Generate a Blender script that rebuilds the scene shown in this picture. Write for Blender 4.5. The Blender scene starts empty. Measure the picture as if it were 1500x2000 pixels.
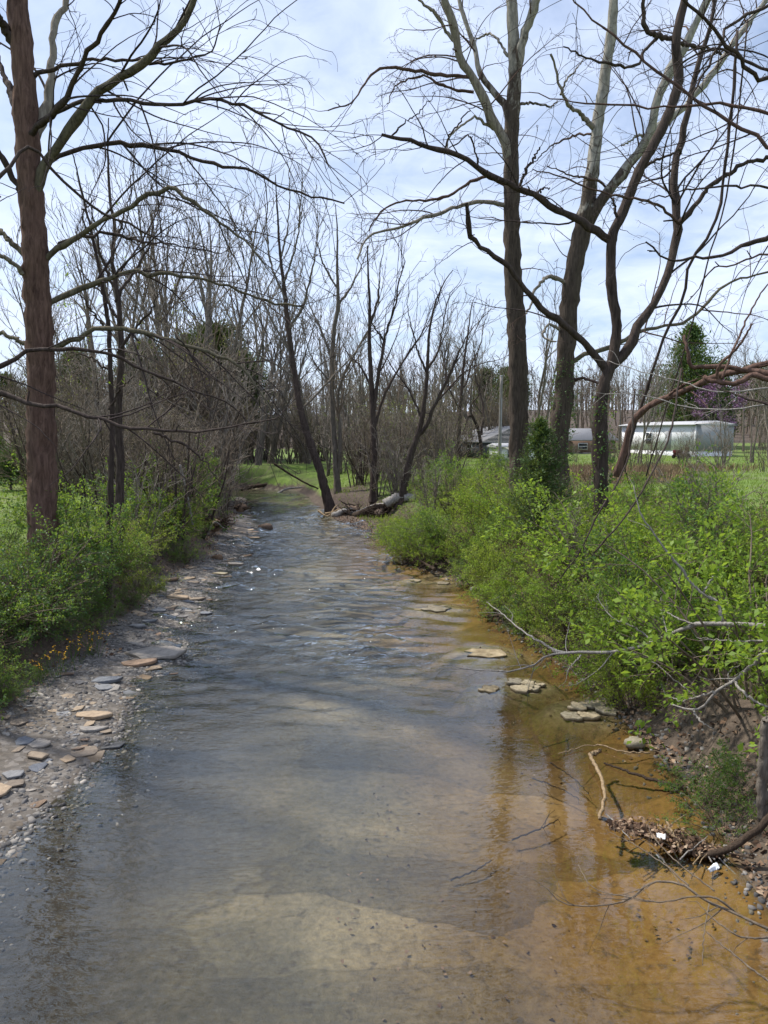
import bpy, math, random
import numpy as np
from mathutils import Vector

# ------------------------------------------------------------------ camera, sky, sun, exposure
S = bpy.context.scene
C = S.collection
R = math.radians
CAM_H, PITCH, FPX = 4.0, R(5.7), 1502.0
cam_d = bpy.data.cameras.new('camera')
cam_d.sensor_fit = 'VERTICAL'; cam_d.sensor_height = 24.0; cam_d.lens = 24.0 * FPX / 2000.0
cam_d.clip_start = 0.05; cam_d.clip_end = 3000
cam = bpy.data.objects.new('camera', cam_d); C.objects.link(cam)
cam.location = (0, 0, CAM_H); cam.rotation_euler = (R(90) - PITCH, 0, 0)
S.camera = cam

SUN_AZ, SUN_EL = R(-62), R(57)
W = bpy.data.worlds.new('World'); S.world = W; W.use_nodes = True
nt = W.node_tree; nt.nodes.clear()
def wn(t, **k):
    n = nt.nodes.new(t)
    for a, v in k.items(): setattr(n, a, v)
    return n
sky = wn('ShaderNodeTexSky', sky_type='NISHITA', sun_disc=False, sun_elevation=SUN_EL, sun_rotation=SUN_AZ,
         altitude=200, air_density=1.0, dust_density=1.0, ozone_density=3.0)
tc = wn('ShaderNodeTexCoord')
sep = wn('ShaderNodeSeparateXYZ'); nt.links.new(tc.outputs['Generated'], sep.inputs[0])
zz = wn('ShaderNodeMath', operation='ADD'); nt.links.new(sep.outputs['Z'], zz.inputs[0]); zz.inputs[1].default_value = 0.16
zm = wn('ShaderNodeMath', operation='MAXIMUM'); nt.links.new(zz.outputs[0], zm.inputs[0]); zm.inputs[1].default_value = 0.05
dx = wn('ShaderNodeMath', operation='DIVIDE'); nt.links.new(sep.outputs['X'], dx.inputs[0]); nt.links.new(zm.outputs[0], dx.inputs[1])
dy = wn('ShaderNodeMath', operation='DIVIDE'); nt.links.new(sep.outputs['Y'], dy.inputs[0]); nt.links.new(zm.outputs[0], dy.inputs[1])
cv = wn('ShaderNodeCombineXYZ'); nt.links.new(dx.outputs[0], cv.inputs[0]); nt.links.new(dy.outputs[0], cv.inputs[1])
n1 = wn('ShaderNodeTexNoise'); n1.inputs['Scale'].default_value = 1.15; n1.inputs['Detail'].default_value = 6; n1.inputs['Roughness'].default_value = 0.55; n1.inputs['Distortion'].default_value = 0.5
n2 = wn('ShaderNodeTexNoise'); n2.inputs['Scale'].default_value = 5.5; n2.inputs['Detail'].default_value = 6; n2.inputs['Roughness'].default_value = 0.6; n2.inputs['Distortion'].default_value = 0.8
nt.links.new(cv.outputs[0], n1.inputs['Vector']); nt.links.new(cv.outputs[0], n2.inputs['Vector'])
mx = wn('ShaderNodeMath', operation='MULTIPLY_ADD'); nt.links.new(n2.outputs['Fac'], mx.inputs[0]); mx.inputs[1].default_value = 0.45; nt.links.new(n1.outputs['Fac'], mx.inputs[2])
cr = wn('ShaderNodeValToRGB'); nt.links.new(mx.outputs[0], cr.inputs[0])
cr.color_ramp.elements[0].position = 0.52; cr.color_ramp.elements[0].color = (0.29, 0.29, 0.29, 1)
cr.color_ramp.elements[1].position = 0.87; cr.color_ramp.elements[1].color = (0.93, 0.93, 0.93, 1)
cm = wn('ShaderNodeMix', data_type='RGBA')
nt.links.new(cr.outputs['Color'], cm.inputs['Factor']); nt.links.new(sky.outputs[0], cm.inputs[6])
cm.inputs[7].default_value = (6.2, 7.0, 8.8, 1)
bg = wn('ShaderNodeBackground'); bg.inputs['Strength'].default_value = 0.102
nt.links.new(cm.outputs[2], bg.inputs['Color'])
wo = wn('ShaderNodeOutputWorld'); nt.links.new(bg.outputs[0], wo.inputs[0])

sun_d = bpy.data.lights.new('sun', 'SUN'); sun_d.energy = 3.8; sun_d.angle = R(2.5); sun_d.color = (1.0, 0.95, 0.86)
sun = bpy.data.objects.new('sun', sun_d); C.objects.link(sun)
sv = Vector((math.sin(SUN_AZ) * math.cos(SUN_EL), math.cos(SUN_AZ) * math.cos(SUN_EL), math.sin(SUN_EL)))
sun.rotation_euler = (-sv).to_track_quat('-Z', 'Y').to_euler(); sun.location = (0, 0, 60)
VS = S.view_settings
VS.view_transform = 'Standard'; VS.look = 'None'; VS.exposure = 0.57; VS.gamma = 1.0; VS.use_curve_mapping = False
S.cycles.max_bounces = 5; S.cycles.diffuse_bounces = 2; S.cycles.glossy_bounces = 2; S.cycles.transmission_bounces = 2; S.cycles.use_light_tree = False; S.cycles.debug_use_spatial_splits = True; S.cycles.transparent_max_bounces = 8; S.cycles.caustics_reflective = False; S.cycles.caustics_refractive = False

# ------------------------------------------------------------------ pixel helpers (a photo pixel and a distance give a place)
cp, sp = math.cos(PITCH), math.sin(PITCH)
def ray(u, v):
    a, b = (u - 750) / FPX, (1000 - v) / FPX
    return np.array([a, cp + sp * b, -sp + cp * b])
def at(u, v, Y):
    d = ray(u, v); return d * (Y / d[1]) + np.array([0, 0, CAM_H])
def on(u, v, z=0.0):
    d = ray(u, v); return d * ((z - CAM_H) / d[2]) + np.array([0, 0, CAM_H])
def norm(a): return a / np.maximum(np.linalg.norm(a, axis=-1, keepdims=True), 1e-9)

# ------------------------------------------------------------------ noise
def _hash(i, j, s):
    h = (i.astype(np.int64) * 374761393 + j.astype(np.int64) * 668265263 + s * 974634777) & 0xffffffff
    h = ((h ^ (h >> 13)) * 1274126177) & 0xffffffff
    return ((h ^ (h >> 16)) & 0xffff) / 65535.0
def vnoise(x, y, s=0):
    x = np.asarray(x, float); y = np.asarray(y, float)
    i, j = np.floor(x), np.floor(y); f, g = x - i, y - j
    f = f * f * (3 - 2 * f); g = g * g * (3 - 2 * g)
    return (_hash(i, j, s) * (1 - f) + _hash(i + 1, j, s) * f) * (1 - g) + (_hash(i, j + 1, s) * (1 - f) + _hash(i + 1, j + 1, s) * f) * g
def fbm(x, y, s=0, o=4):
    t, a, k = 0, 0.5, 1.0
    for q in range(o): t = t + a * vnoise(np.asarray(x) * k, np.asarray(y) * k, s + q); a *= 0.5; k *= 2.03
    return t
def ss(a, b, x):
    t = np.clip((np.asarray(x, float) - a) / (b - a), 0, 1); return t * t * (3 - 2 * t)

# ------------------------------------------------------------------ materials
MATS = {}
def newmat(name):
    m = bpy.data.materials.new(name); m.use_nodes = True
    t = m.node_tree; t.nodes.clear()
    out = t.nodes.new('ShaderNodeOutputMaterial'); MATS[name] = m
    return m, t, out
def nd(t, typ, ins=None, **k):
    n = t.nodes.new(typ)
    for a, v in k.items(): setattr(n, a, v)
    for a, v in (ins or {}).items():
        if hasattr(v, 'links') or isinstance(v, bpy.types.NodeSocket): t.links.new(v, n.inputs[a])
        else: n.inputs[a].default_value = v
    return n
def ramp(t, fac, stops):
    r = t.nodes.new('ShaderNodeValToRGB'); t.links.new(fac, r.inputs[0])
    e = r.color_ramp.elements
    while len(e) > len(stops): e.remove(e[-1])
    while len(e) < len(stops): e.new(0.5)
    for q, (p, c) in enumerate(stops):
        e[q].position = p; e[q].color = (*c, 1) if len(c) == 3 else c
    return r.outputs['Color']
def mixc(t, f, a, b, mode='MIX'):
    n = t.nodes.new('ShaderNodeMix'); n.data_type = 'RGBA'; n.blend_type = mode
    for s, v in ((n.inputs['Factor'], f), (n.inputs[6], a), (n.inputs[7], b)):
        if isinstance(v, bpy.types.NodeSocket): t.links.new(v, s)
        elif isinstance(v, (int, float)): s.default_value = v
        else: s.default_value = (*v, 1)
    return n.outputs[2]
def noise(t, vec, scale, detail=4, rough=0.55, dist=0.0):
    n = nd(t, 'ShaderNodeTexNoise', {'Scale': scale, 'Detail': detail, 'Roughness': rough, 'Distortion': dist})
    if vec is not None: t.links.new(vec, n.inputs['Vector'])
    return n.outputs['Fac']
def objco(t, scale=None):
    c = t.nodes.new('ShaderNodeTexCoord').outputs['Object']
    if scale:
        m = nd(t, 'ShaderNodeMapping'); m.inputs['Scale'].default_value = scale; t.links.new(c, m.inputs[0]); c = m.outputs[0]
    return c
def bump(t, h, strength=0.5, dist=0.02):
    return nd(t, 'ShaderNodeBump', {'Height': h, 'Strength': strength, 'Distance': dist}).outputs[0]
def surf(t, out, col, rough=0.85, nrm=None, spec=0.3):
    p = nd(t, 'ShaderNodeBsdfPrincipled', {'Roughness': rough, 'Specular IOR Level': spec})
    if isinstance(col, bpy.types.NodeSocket): t.links.new(col, p.inputs['Base Color'])
    else: p.inputs['Base Color'].default_value = (*col, 1)
    if nrm: t.links.new(nrm, p.inputs['Normal'])
    t.links.new(p.outputs[0], out.inputs[0]); return p

def bark(name, dark, light, pale=None, z0=0, z1=1, sc=1.0):
    m, t, out = newmat(name)
    co = objco(t, (sc * 9, sc * 9, sc * 1.3)); fine = noise(t, co, 2.0, 6, 0.65, 0.4)
    big = noise(t, objco(t), 1.2, 3)
    col = ramp(t, fine, [(0.32, dark), (0.68, light)])
    col = mixc(t, ramp(t, big, [(0.45, (0, 0, 0)), (0.75, (0.35, 0.35, 0.35))]), col, tuple(0.7 * (a + b) for a, b in zip(dark, light)))
    if pale:   # plane trees shed their bark with height
        g = nd(t, 'ShaderNodeNewGeometry').outputs['Position']
        zc = nd(t, 'ShaderNodeSeparateXYZ', {0: g}).outputs['Z']
        pn = noise(t, objco(t, (3, 3, 1.2)), 1.6, 5, 0.6, 0.6)
        mr = nd(t, 'ShaderNodeMapRange', {'Value': zc, 'From Min': z0, 'From Max': z1, 'To Min': -0.35, 'To Max': 0.35}).outputs[0]
        sm = nd(t, 'ShaderNodeMath', {0: mr, 1: pn}, operation='ADD').outputs[0]
        f = ramp(t, sm, [(0.44, (0, 0, 0)), (0.56, (1, 1, 1))])
        pc = ramp(t, noise(t, objco(t, (5, 5, 2)), 2.2, 4, 0.6), [(0.35, tuple(p * 0.55 for p in pale)), (0.6, pale)])
        col = mixc(t, f, col, pc)
    surf(t, out, col, 0.92, bump(t, fine, 0.9, 0.03), 0.15); return m
bark('bark_brown', (0.058, 0.034, 0.027), (0.18, 0.112, 0.086))
bark('bark_dark', (0.028, 0.021, 0.018), (0.092, 0.069, 0.058))
bark('bark_grey', (0.075, 0.064, 0.052), (0.20, 0.172, 0.14), sc=1.3)
bark('bark_plane', (0.035, 0.027, 0.022), (0.11, 0.085, 0.065), (0.34, 0.31, 0.26), 12.0, 19.0)
bark('bark_plane_fork', (0.035, 0.027, 0.022), (0.11, 0.085, 0.065), (0.36, 0.335, 0.285), 9.5, 14.0)
bark('bark_pale', (0.12, 0.10, 0.08), (0.32, 0.285, 0.23))
bark('bark_left_limb', (0.05, 0.042, 0.03), (0.17, 0.15, 0.10))
bark('twig_red', (0.055, 0.034, 0.028), (0.14, 0.09, 0.072))
bark('twig_dark', (0.028, 0.021, 0.02), (0.075, 0.056, 0.052))
bark('twig_brown', (0.085, 0.066, 0.05), (0.22, 0.175, 0.13))
bark('twig_grey', (0.13, 0.11, 0.09), (0.30, 0.26, 0.215))
bark('drift_grey', (0.15, 0.135, 0.12), (0.40, 0.37, 0.335), sc=2)
bark('drift_tan', (0.17, 0.115, 0.065), (0.42, 0.31, 0.19), sc=2)
bark('drift_dark', (0.025, 0.018, 0.013), (0.085, 0.06, 0.043), sc=2)
bark('pole_wood', (0.17, 0.155, 0.14), (0.30, 0.28, 0.25))

def leafmat(name, a, b, trans=0.45, rough=0.5):
    m, t, out = newmat(name)
    rn = nd(t, 'ShaderNodeAttribute', attribute_name='rnd').outputs['Fac']
    oi = nd(t, 'ShaderNodeObjectInfo').outputs['Random']
    s = nd(t, 'ShaderNodeMath', {0: rn, 1: oi}, operation='ADD').outputs[0]
    h = nd(t, 'ShaderNodeMath', {0: s, 1: 0.5}, operation='MULTIPLY').outputs[0]
    col = ramp(t, h, [(0.12, a), (0.88, b)])
    d = nd(t, 'ShaderNodeBsdfPrincipled', {'Base Color': col, 'Roughness': rough, 'Specular IOR Level': 0.25})
    tr = nd(t, 'ShaderNodeBsdfTranslucent', {'Color': mixc(t, 0.5, col, (0.42, 0.55, 0.05), 'MIX')})
    mxs = nd(t, 'ShaderNodeMixShader', {0: trans, 1: d.outputs[0], 2: tr.outputs[0]})
    t.links.new(mxs.outputs[0], out.inputs[0]); return m
leafmat('leaf_spring', (0.09, 0.175, 0.020), (0.24, 0.36, 0.045), 0.5)
leafmat('leaf_yellow', (0.15, 0.21, 0.025), (0.32, 0.40, 0.055), 0.5)
leafmat('leaf_green', (0.036, 0.095, 0.024), (0.10, 0.20, 0.038))
leafmat('leaf_deep', (0.032, 0.088, 0.028), (0.078, 0.165, 0.042), 0.35)
leafmat('leaf_cedar', (0.035, 0.068, 0.026), (0.085, 0.14, 0.045), 0.15, 0.7)
leafmat('leaf_pine', (0.035, 0.055, 0.025), (0.085, 0.11, 0.045), 0.12, 0.7)
leafmat('grass', (0.075, 0.135, 0.022), (0.175, 0.245, 0.045), 0.4)
leafmat('bud', (0.13, 0.12, 0.035), (0.22, 0.22, 0.06), 0.4)
def plain(name, col, rough=0.7, var=0.25, sc=8, bs=0.2):
    m, t, out = newmat(name); n = noise(t, objco(t), sc, 5, 0.6)
    c = ramp(t, n, [(0.3, tuple(x * (1 - var) for x in col)), (0.7, tuple(min(1, x * (1 + var)) for x in col))])
    surf(t, out, c, rough, bump(t, n, bs, 0.02)); return m
def rndmat(name, stops, rough=0.85, wetz=None, trans=0.0):
    m, t, out = newmat(name)
    rn = nd(t, 'ShaderNodeAttribute', attribute_name='rnd').outputs['Fac']
    n = noise(t, objco(t), 9, 5, 0.6)
    c = mixc(t, 0.6, ramp(t, rn, stops), ramp(t, n, [(0.3, (0.45, 0.45, 0.45)), (0.7, (1.25, 1.25, 1.25))]), 'MULTIPLY')
    surf(t, out, c, rough, bump(t, n, 0.35, 0.02)); return m
rndmat('dead_leaf', [(0.0, (0.075, 0.042, 0.028)), (0.45, (0.16, 0.095, 0.058)), (0.85, (0.27, 0.18, 0.115)), (1.0, (0.36, 0.27, 0.19))])
rndmat('gravel', [(0.0, (0.06, 0.057, 0.056)), (0.5, (0.15, 0.14, 0.135)), (0.85, (0.26, 0.24, 0.215)), (1.0, (0.37, 0.335, 0.295))])
rndmat('blossom', [(0.0, (0.17, 0.085, 0.165)), (1.0, (0.30, 0.17, 0.28))])
rndmat('orange_petal', [(0.0, (0.75, 0.33, 0.02)), (1.0, (0.85, 0.55, 0.04))])
rndmat('dry_grass', [(0.0, (0.16, 0.105, 0.06)), (1.0, (0.34, 0.25, 0.145))])
plain('white_siding', (0.78, 0.78, 0.79), 0.95, 0.06)
plain('grey_and_shade_siding', (0.30, 0.31, 0.33), 0.95, 0.06)  # grey for trim; on the trailer's end wall it colours in shade
plain('roof_grey', (0.20, 0.20, 0.21), 0.8, 0.15)
plain('roof_white', (0.40, 0.40, 0.41), 0.6, 0.08)
plain('wall_dark', (0.10, 0.10, 0.11), 0.8, 0.2)
plain('brick_brown', (0.20, 0.13, 0.10), 0.8, 0.2)
plain('glass_dark', (0.02, 0.023, 0.03), 0.08, 0.1)
plain('red_paint', (0.09, 0.010, 0.018), 0.35, 0.15)
plain('black_rubber', (0.015, 0.015, 0.016), 0.8, 0.1)
plain('white_plastic', (0.72, 0.74, 0.76), 0.35, 0.08, 30)
plain('metal_cap', (0.35, 0.36, 0.38), 0.5, 0.1)

def stonemat(name, a, b, sc=5.0):
    m, t, out = newmat(name)
    co = objco(t); n = noise(t, co, sc, 6, 0.65, 0.3); f = noise(t, co, sc * 7, 3, 0.6)
    oi = nd(t, 'ShaderNodeObjectInfo').outputs['Random']
    c = ramp(t, n, [(0.28, a), (0.72, b)])
    c = mixc(t, 1.0, c, ramp(t, oi, [(0, (0.62, 0.62, 0.65)), (0.5, (1, 0.97, 0.93)), (1, (1.2, 1.1, 0.98))]), 'MULTIPLY')
    # stone below and just above the water line is dark with wet
    g = nd(t, 'ShaderNodeSeparateXYZ', {0: nd(t, 'ShaderNodeNewGeometry').outputs['Position']}).outputs['Z']
    wet = nd(t, 'ShaderNodeMapRange', {'Value': g, 'From Min': 0.01, 'From Max': 0.035, 'To Min': 1.0, 'To Max': 0.0}).outputs[0]
    c2 = mixc(t, wet, c, mixc(t, 1.0, c, (0.5, 0.47, 0.42), 'MULTIPLY'))
    if name == 'stone_pale':   # silt settles on the drowned flanks
        sl = nd(t, 'ShaderNodeMapRange', {'Value': g, 'From Min': -0.02, 'From Max': 0.0, 'To Min': 1.0, 'To Max': 0.0}).outputs[0]
        c2 = mixc(t, sl, c2, ramp(t, n, [(0.3, (0.10, 0.058, 0.018)), (0.7, (0.18, 0.105, 0.034))]))
    h = mixc(t, 0.4, n, f)
    surf(t, out, c2, 0.75, bump(t, h, 0.5, 0.03), 0.35); return m
stonemat('shale_grey', (0.15, 0.14, 0.135), (0.33, 0.31, 0.29))
stonemat('shale_tan', (0.20, 0.155, 0.115), (0.37, 0.30, 0.225))
stonemat('shale_blue', (0.10, 0.11, 0.13), (0.22, 0.235, 0.265))
stonemat('shale_rust', (0.16, 0.11, 0.08), (0.31, 0.225, 0.165))
stonemat('stone_pale', (0.29, 0.245, 0.16), (0.52, 0.46, 0.33), 7.0)
stonemat('rock_brown', (0.10, 0.065, 0.045), (0.23, 0.16, 0.11))

# ------------------------------------------------------------------ mesh helpers
def mesh(name, V, faces, mat, smooth=False, rnd=None):
    me = bpy.data.meshes.new(name)
    V = np.asarray(V, np.float32)
    me.vertices.add(len(V)); me.vertices.foreach_set('co', V.ravel())
    fl = [np.asarray(f, np.int32) for f in faces if len(f)]
    nl = sum(f.size for f in fl); npoly = sum(len(f) for f in fl)
    me.loops.add(nl); me.polygons.add(npoly)
    me.loops.foreach_set('vertex_index', np.concatenate([f.ravel() for f in fl]))
    st, o = [], 0
    for f in fl: st.append(o + np.arange(len(f)) * f.shape[1]); o += f.size
    me.polygons.foreach_set('loop_start', np.concatenate(st).astype(np.int32))
    if smooth: me.polygons.foreach_set('use_smooth', np.ones(npoly, bool))
    if rnd is not None:
        a = me.attributes.new('rnd', 'FLOAT', 'POINT'); a.data.foreach_set('value', np.asarray(rnd, np.float32))
    me.materials.append(MATS[mat]); me.update(calc_edges=True); return me
def obj(name, me, parent=None, loc=(0, 0, 0), rot=(0, 0, 0), sc=1.0):
    o = bpy.data.objects.new(name, me); C.objects.link(o); o.parent = parent
    o.location = loc; o.rotation_euler = rot
    o.scale = (sc, sc, sc) if isinstance(sc, (int, float)) else sc
    return o
def tag(o, label=None, cat=None, group=None, kind=None):
    if label: o['label'] = label
    if cat: o['category'] = cat
    if group: o['group'] = group
    if kind: o['kind'] = kind
    return o
def thing(name, label, cat, loc=(0, 0, 0), group=None):
    o = bpy.data.objects.new(name, None); C.objects.link(o); o.location = loc; o.empty_display_size = 0.2
    return tag(o, label, cat, group)
def dup(root, loc, rotz=0.0, sc=1.0, label=None, group=None):
    r = root.copy(); C.objects.link(r); r.location = loc; r.rotation_euler = (0, 0, rotz)
    r.scale = (sc, sc, sc) if isinstance(sc, (int, float)) else sc
    if label: r['label'] = label
    if group: r['group'] = group
    for ch in root.children:
        c = ch.copy(); C.objects.link(c); c.parent = r
    return r
class Geo:
    def __init__(s): s.V = []; s.Q = []; s.T = []; s.A = []; s.n = 0
    def add(s, V, Q=None, T=None, A=None):
        V = np.asarray(V, float).reshape(-1, 3)
        if Q is not None and len(Q): s.Q.append(np.asarray(Q) + s.n)
        if T is not None and len(T): s.T.append(np.asarray(T) + s.n)
        s.V.append(V); s.A.append(np.full(len(V), 0.5) if A is None else np.asarray(A, float)); s.n += len(V)
    def mesh(s, name, mat, smooth=False, off=None):
        V = np.concatenate(s.V)
        if off is not None: V = V - np.asarray(off)
        f = []
        if s.Q: f.append(np.concatenate(s.Q))
        if s.T: f.append(np.concatenate(s.T))
        return mesh(name, V, f, mat, smooth, np.concatenate(s.A))
    def tubes(s, P, Rd, k=4, rng=None, cap=False):
        M, n, _ = P.shape
        if M == 0: return
        T = np.empty_like(P); T[:, 1:-1] = P[:, 2:] - P[:, :-2]; T[:, 0] = P[:, 1] - P[:, 0]; T[:, -1] = P[:, -1] - P[:, -2]; T = norm(T)
        mean = norm(T.mean(1)); ref = np.where(np.abs(mean[:, 2:3]) > 0.75, np.array([[1.0, 0.13, 0]]), np.array([[0.1, 0.07, 1.0]]))
        N = np.empty_like(P); cur = norm(np.cross(T[:, 0], ref))
        for i in range(n):
            cur = norm(cur - T[:, i] * (cur * T[:, i]).sum(-1, keepdims=True)); N[:, i] = cur
        B = np.cross(T, N)
        a = np.arange(k) * 2 * np.pi / k
        ring = N[:, :, None] * np.cos(a)[None, None, :, None] + B[:, :, None] * np.sin(a)[None, None, :, None]
        rr = Rd[:, :, None]
        if rng is not None: rr = rr * (1 + 0.10 * rng.normal(size=(M, n, k)))
        V = P[:, :, None] + ring * rr[..., None] if rr.ndim == 3 else P[:, :, None] + ring * rr
        base = (np.arange(M) * n * k)[:, None, None] + (np.arange(n - 1) * k)[None, :, None]
        j = np.arange(k)[None, None, :]; j2 = (j + 1) % k
        Q = np.stack([base + j, base + j2, base + k + j2, base + k + j], -1).reshape(-1, 4)
        V = V.reshape(-1, 3); A = np.repeat(np.full(M, 0.5), n * k)
        if cap:
            nv = len(V); cs = []; Tt = []
            for m in range(M):
                for e, i in ((0, 0), (1, n - 1)):
                    cs.append(P[m, i]); c = nv + len(cs) - 1; b = m * n * k + i * k
                    for q in range(k):
                        tri = (b + q, b + (q + 1) % k, c); Tt.append(tri if e else tri[::-1])
            V = np.concatenate([V, np.array(cs)]); A = np.concatenate([A, np.full(len(cs), 0.9)])
            s.add(V, Q, Tt, A)
        else: s.add(V, Q, None, A)
    def leaves(s, rng, Pc, D, size, width=0.5, fold=0.25, jit=0.35):
        N = len(Pc)
        if N == 0: return
        D = norm(D + rng.normal(size=(N, 3)) * jit); up = norm(rng.normal(size=(N, 3)) * 0.6 + np.array([0, 0, 1.0]))
        S1 = norm(np.cross(D, up)); Nn = np.cross(S1, D)
        L = (size * rng.uniform(0.55, 1.3, N))[:, None]
        a = Pc; b = Pc + D * L * 0.5 + S1 * L * width * 0.5 + Nn * L * fold * 0.3
        c = Pc + D * L; d = Pc + D * L * 0.5 - S1 * L * width * 0.5 + Nn * L * fold * 0.3
        V = np.stack([a, b, c, d], 1).reshape(-1, 3)
        s.add(V, np.arange(N * 4).reshape(-1, 4), None, np.repeat(rng.uniform(0, 1, N), 4))
    def box(s, x0, x1, y0, y1, z0, z1):
        V = [(x, y, z) for x in (x0, x1) for y in (y0, y1) for z in (z0, z1)]
        s.add(V, [(0, 1, 3, 2), (4, 6, 7, 5), (0, 4, 5, 1), (2, 3, 7, 6), (0, 2, 6, 4), (1, 5, 7, 3)])
def catmull(P, n):
    P = np.asarray(P, float); d = np.concatenate([[0], np.cumsum(np.linalg.norm(np.diff(P[:, :3], axis=0), axis=1))])
    Q = np.vstack([2 * P[0] - P[1], P, 2 * P[-1] - P[-2]])
    t = np.linspace(0, d[-1], n); i = np.clip(np.searchsorted(d, t, side='right') - 1, 0, len(P) - 2)
    f = ((t - d[i]) / np.maximum(d[i + 1] - d[i], 1e-9))[:, None]
    a, b, c, e = Q[i], Q[i + 1], Q[i + 2], Q[i + 3]
    return 0.5 * ((2 * b) + (-a + c) * f + (2 * a - 5 * b + 4 * c - e) * f ** 2 + (-a + 3 * b - 3 * c + e) * f ** 3)
def resample(P, Rd, n):
    M, m, _ = P.shape; t = np.linspace(0, m - 1, n); i = np.minimum(t.astype(int), m - 2); f = (t - i)
    return P[:, i] * (1 - f)[None, :, None] + P[:, i + 1] * f[None, :, None], Rd[:, i] * (1 - f) + Rd[:, i + 1] * f
def grow(rng, P, Rd, dens, n, frac, lmin, lmax, ang, wander, trop=(0, 0, 0), tmin=0.2, rs=0.55, rmin=0.003, endtaper=0.3, count=None, tips=True, slim=0.018):
    """side branches of the polylines P: dens per metre, frac of the parent's length, leaving at ang degrees"""
    if len(P) == 0: return P, Rd
    M, m, _ = P.shape
    L = np.linalg.norm(np.diff(P, axis=1), axis=2).sum(1)
    c = rng.poisson(np.maximum(dens * L, 0.01)) if count is None else np.full(M, count)
    idx = np.repeat(np.arange(M), c); K = len(idx)
    if K == 0: return np.zeros((0, n, 3)), np.zeros((0, n))
    t = rng.uniform(tmin, 1.0, K) ** 0.85
    if tips:
        first = np.concatenate([[0], np.cumsum(c)[:-1]])[c > 0]; t[first] = 0.995
    f = t * (m - 1); i = np.minimum(f.astype(int), m - 2); g = (f - i)[:, None]
    p = P[idx, i] * (1 - g) + P[idx, i + 1] * g; T = norm(P[idx, i + 1] - P[idx, i])
    r = Rd[idx, i] * (1 - g[:, 0]) + Rd[idx, i + 1] * g[:, 0]
    perp = norm(np.cross(T, rng.normal(size=(K, 3))))
    A = np.radians(rng.normal(ang, ang * 0.28, K))[:, None]
    d = norm(T * np.cos(A) + perp * np.sin(A))
    ln = np.clip(L[idx] * frac * (1.15 - 0.65 * t) * rng.uniform(0.55, 1.35, K), lmin, lmax)
    out = np.empty((K, n, 3)); out[:, 0] = p; tr = np.asarray(trop)
    bend = rng.normal(size=(K, 3)) * wander * 0.5
    for q in range(1, n):
        d = norm(d + rng.normal(size=(K, 3)) * wander + bend + tr)
        out[:, q] = out[:, q - 1] + d * (ln / (n - 1))[:, None]
    r0 = np.maximum(np.minimum(r * rs, ln * slim), rmin)
    ro = np.maximum(r0[:, None] * np.linspace(1, endtaper, n)[None], rmin * 0.7)
    return out, ro

# ------------------------------------------------------------------ the creek's banks (water edge points read off the photograph)
LE = np.array([on(u, v)[:2] for u, v in [(-330, 1999), (-150, 1760), (10, 1640), (120, 1545), (180, 1490), (235, 1410), (250, 1330), (345, 1288), (330, 1235), (390, 1200), (405, 1150), (452, 1098), (474, 1080), (470, 1055), (505, 1040), (492, 1015), (484, 985), (478, 972)]])
RE = np.array([on(u, v)[:2] for u, v in [(1640, 1999), (1520, 1800), (1440, 1690), (1395, 1600), (1300, 1490), (1215, 1405), (1130, 1320), (1040, 1255), (960, 1200), (935, 1150), (862, 1122), (782, 1100), (745, 1052), (660, 1018), (612, 985), (596, 968)]])
LE = LE[np.argsort(LE[:, 1])]; RE = RE[np.argsort(RE[:, 1])]
yl = np.concatenate([[-60, 2], LE[:, 1], [LE[-1, 1] + 1.5, LE[-1, 1] + 3.5, 400]]); xl = np.concatenate([[-6.0, -5.2], LE[:, 0], [LE[-1, 0] - 3, -70, -70]])
yr = np.concatenate([[-60, 2], RE[:, 1], [56, 59, 61, 400]]); xr = np.concatenate([[4.6, 4.0], RE[:, 0], [-6.5, -12, -80, -80]])
def lx(y): return np.interp(y, yl, xl)
def rx(y): return np.interp(y, yr, xr)
BAR_Y = [-10, 6, 9, 12, 16, 20, 25, 30, 40, 50]; BAR_W = [2.6, 2.2, 1.75, 1.35, 1.25, 1.35, 0.8, 1.1, 0.7, 0.6]
SHELF = [(*on(u, v)[:2], r) for u, v, r in [(852, 1187, 0.75), (952, 1274, 0.75), (955, 1344, 0.4), (866, 1138, 0.5), (862, 1123, 0.5), (812, 1133, 0.5), (1020, 1336, 0.55), (1045, 1338, 0.4), (1150, 1386, 0.65), (1180, 1382, 0.5)]]
def shelf(x, y):
    k = 0.0
    for a, b, r in SHELF: k = np.maximum(k, 1 - np.hypot(x - a, y - b) / (r * 1.9))
    return np.clip(k, 0, 1)
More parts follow.
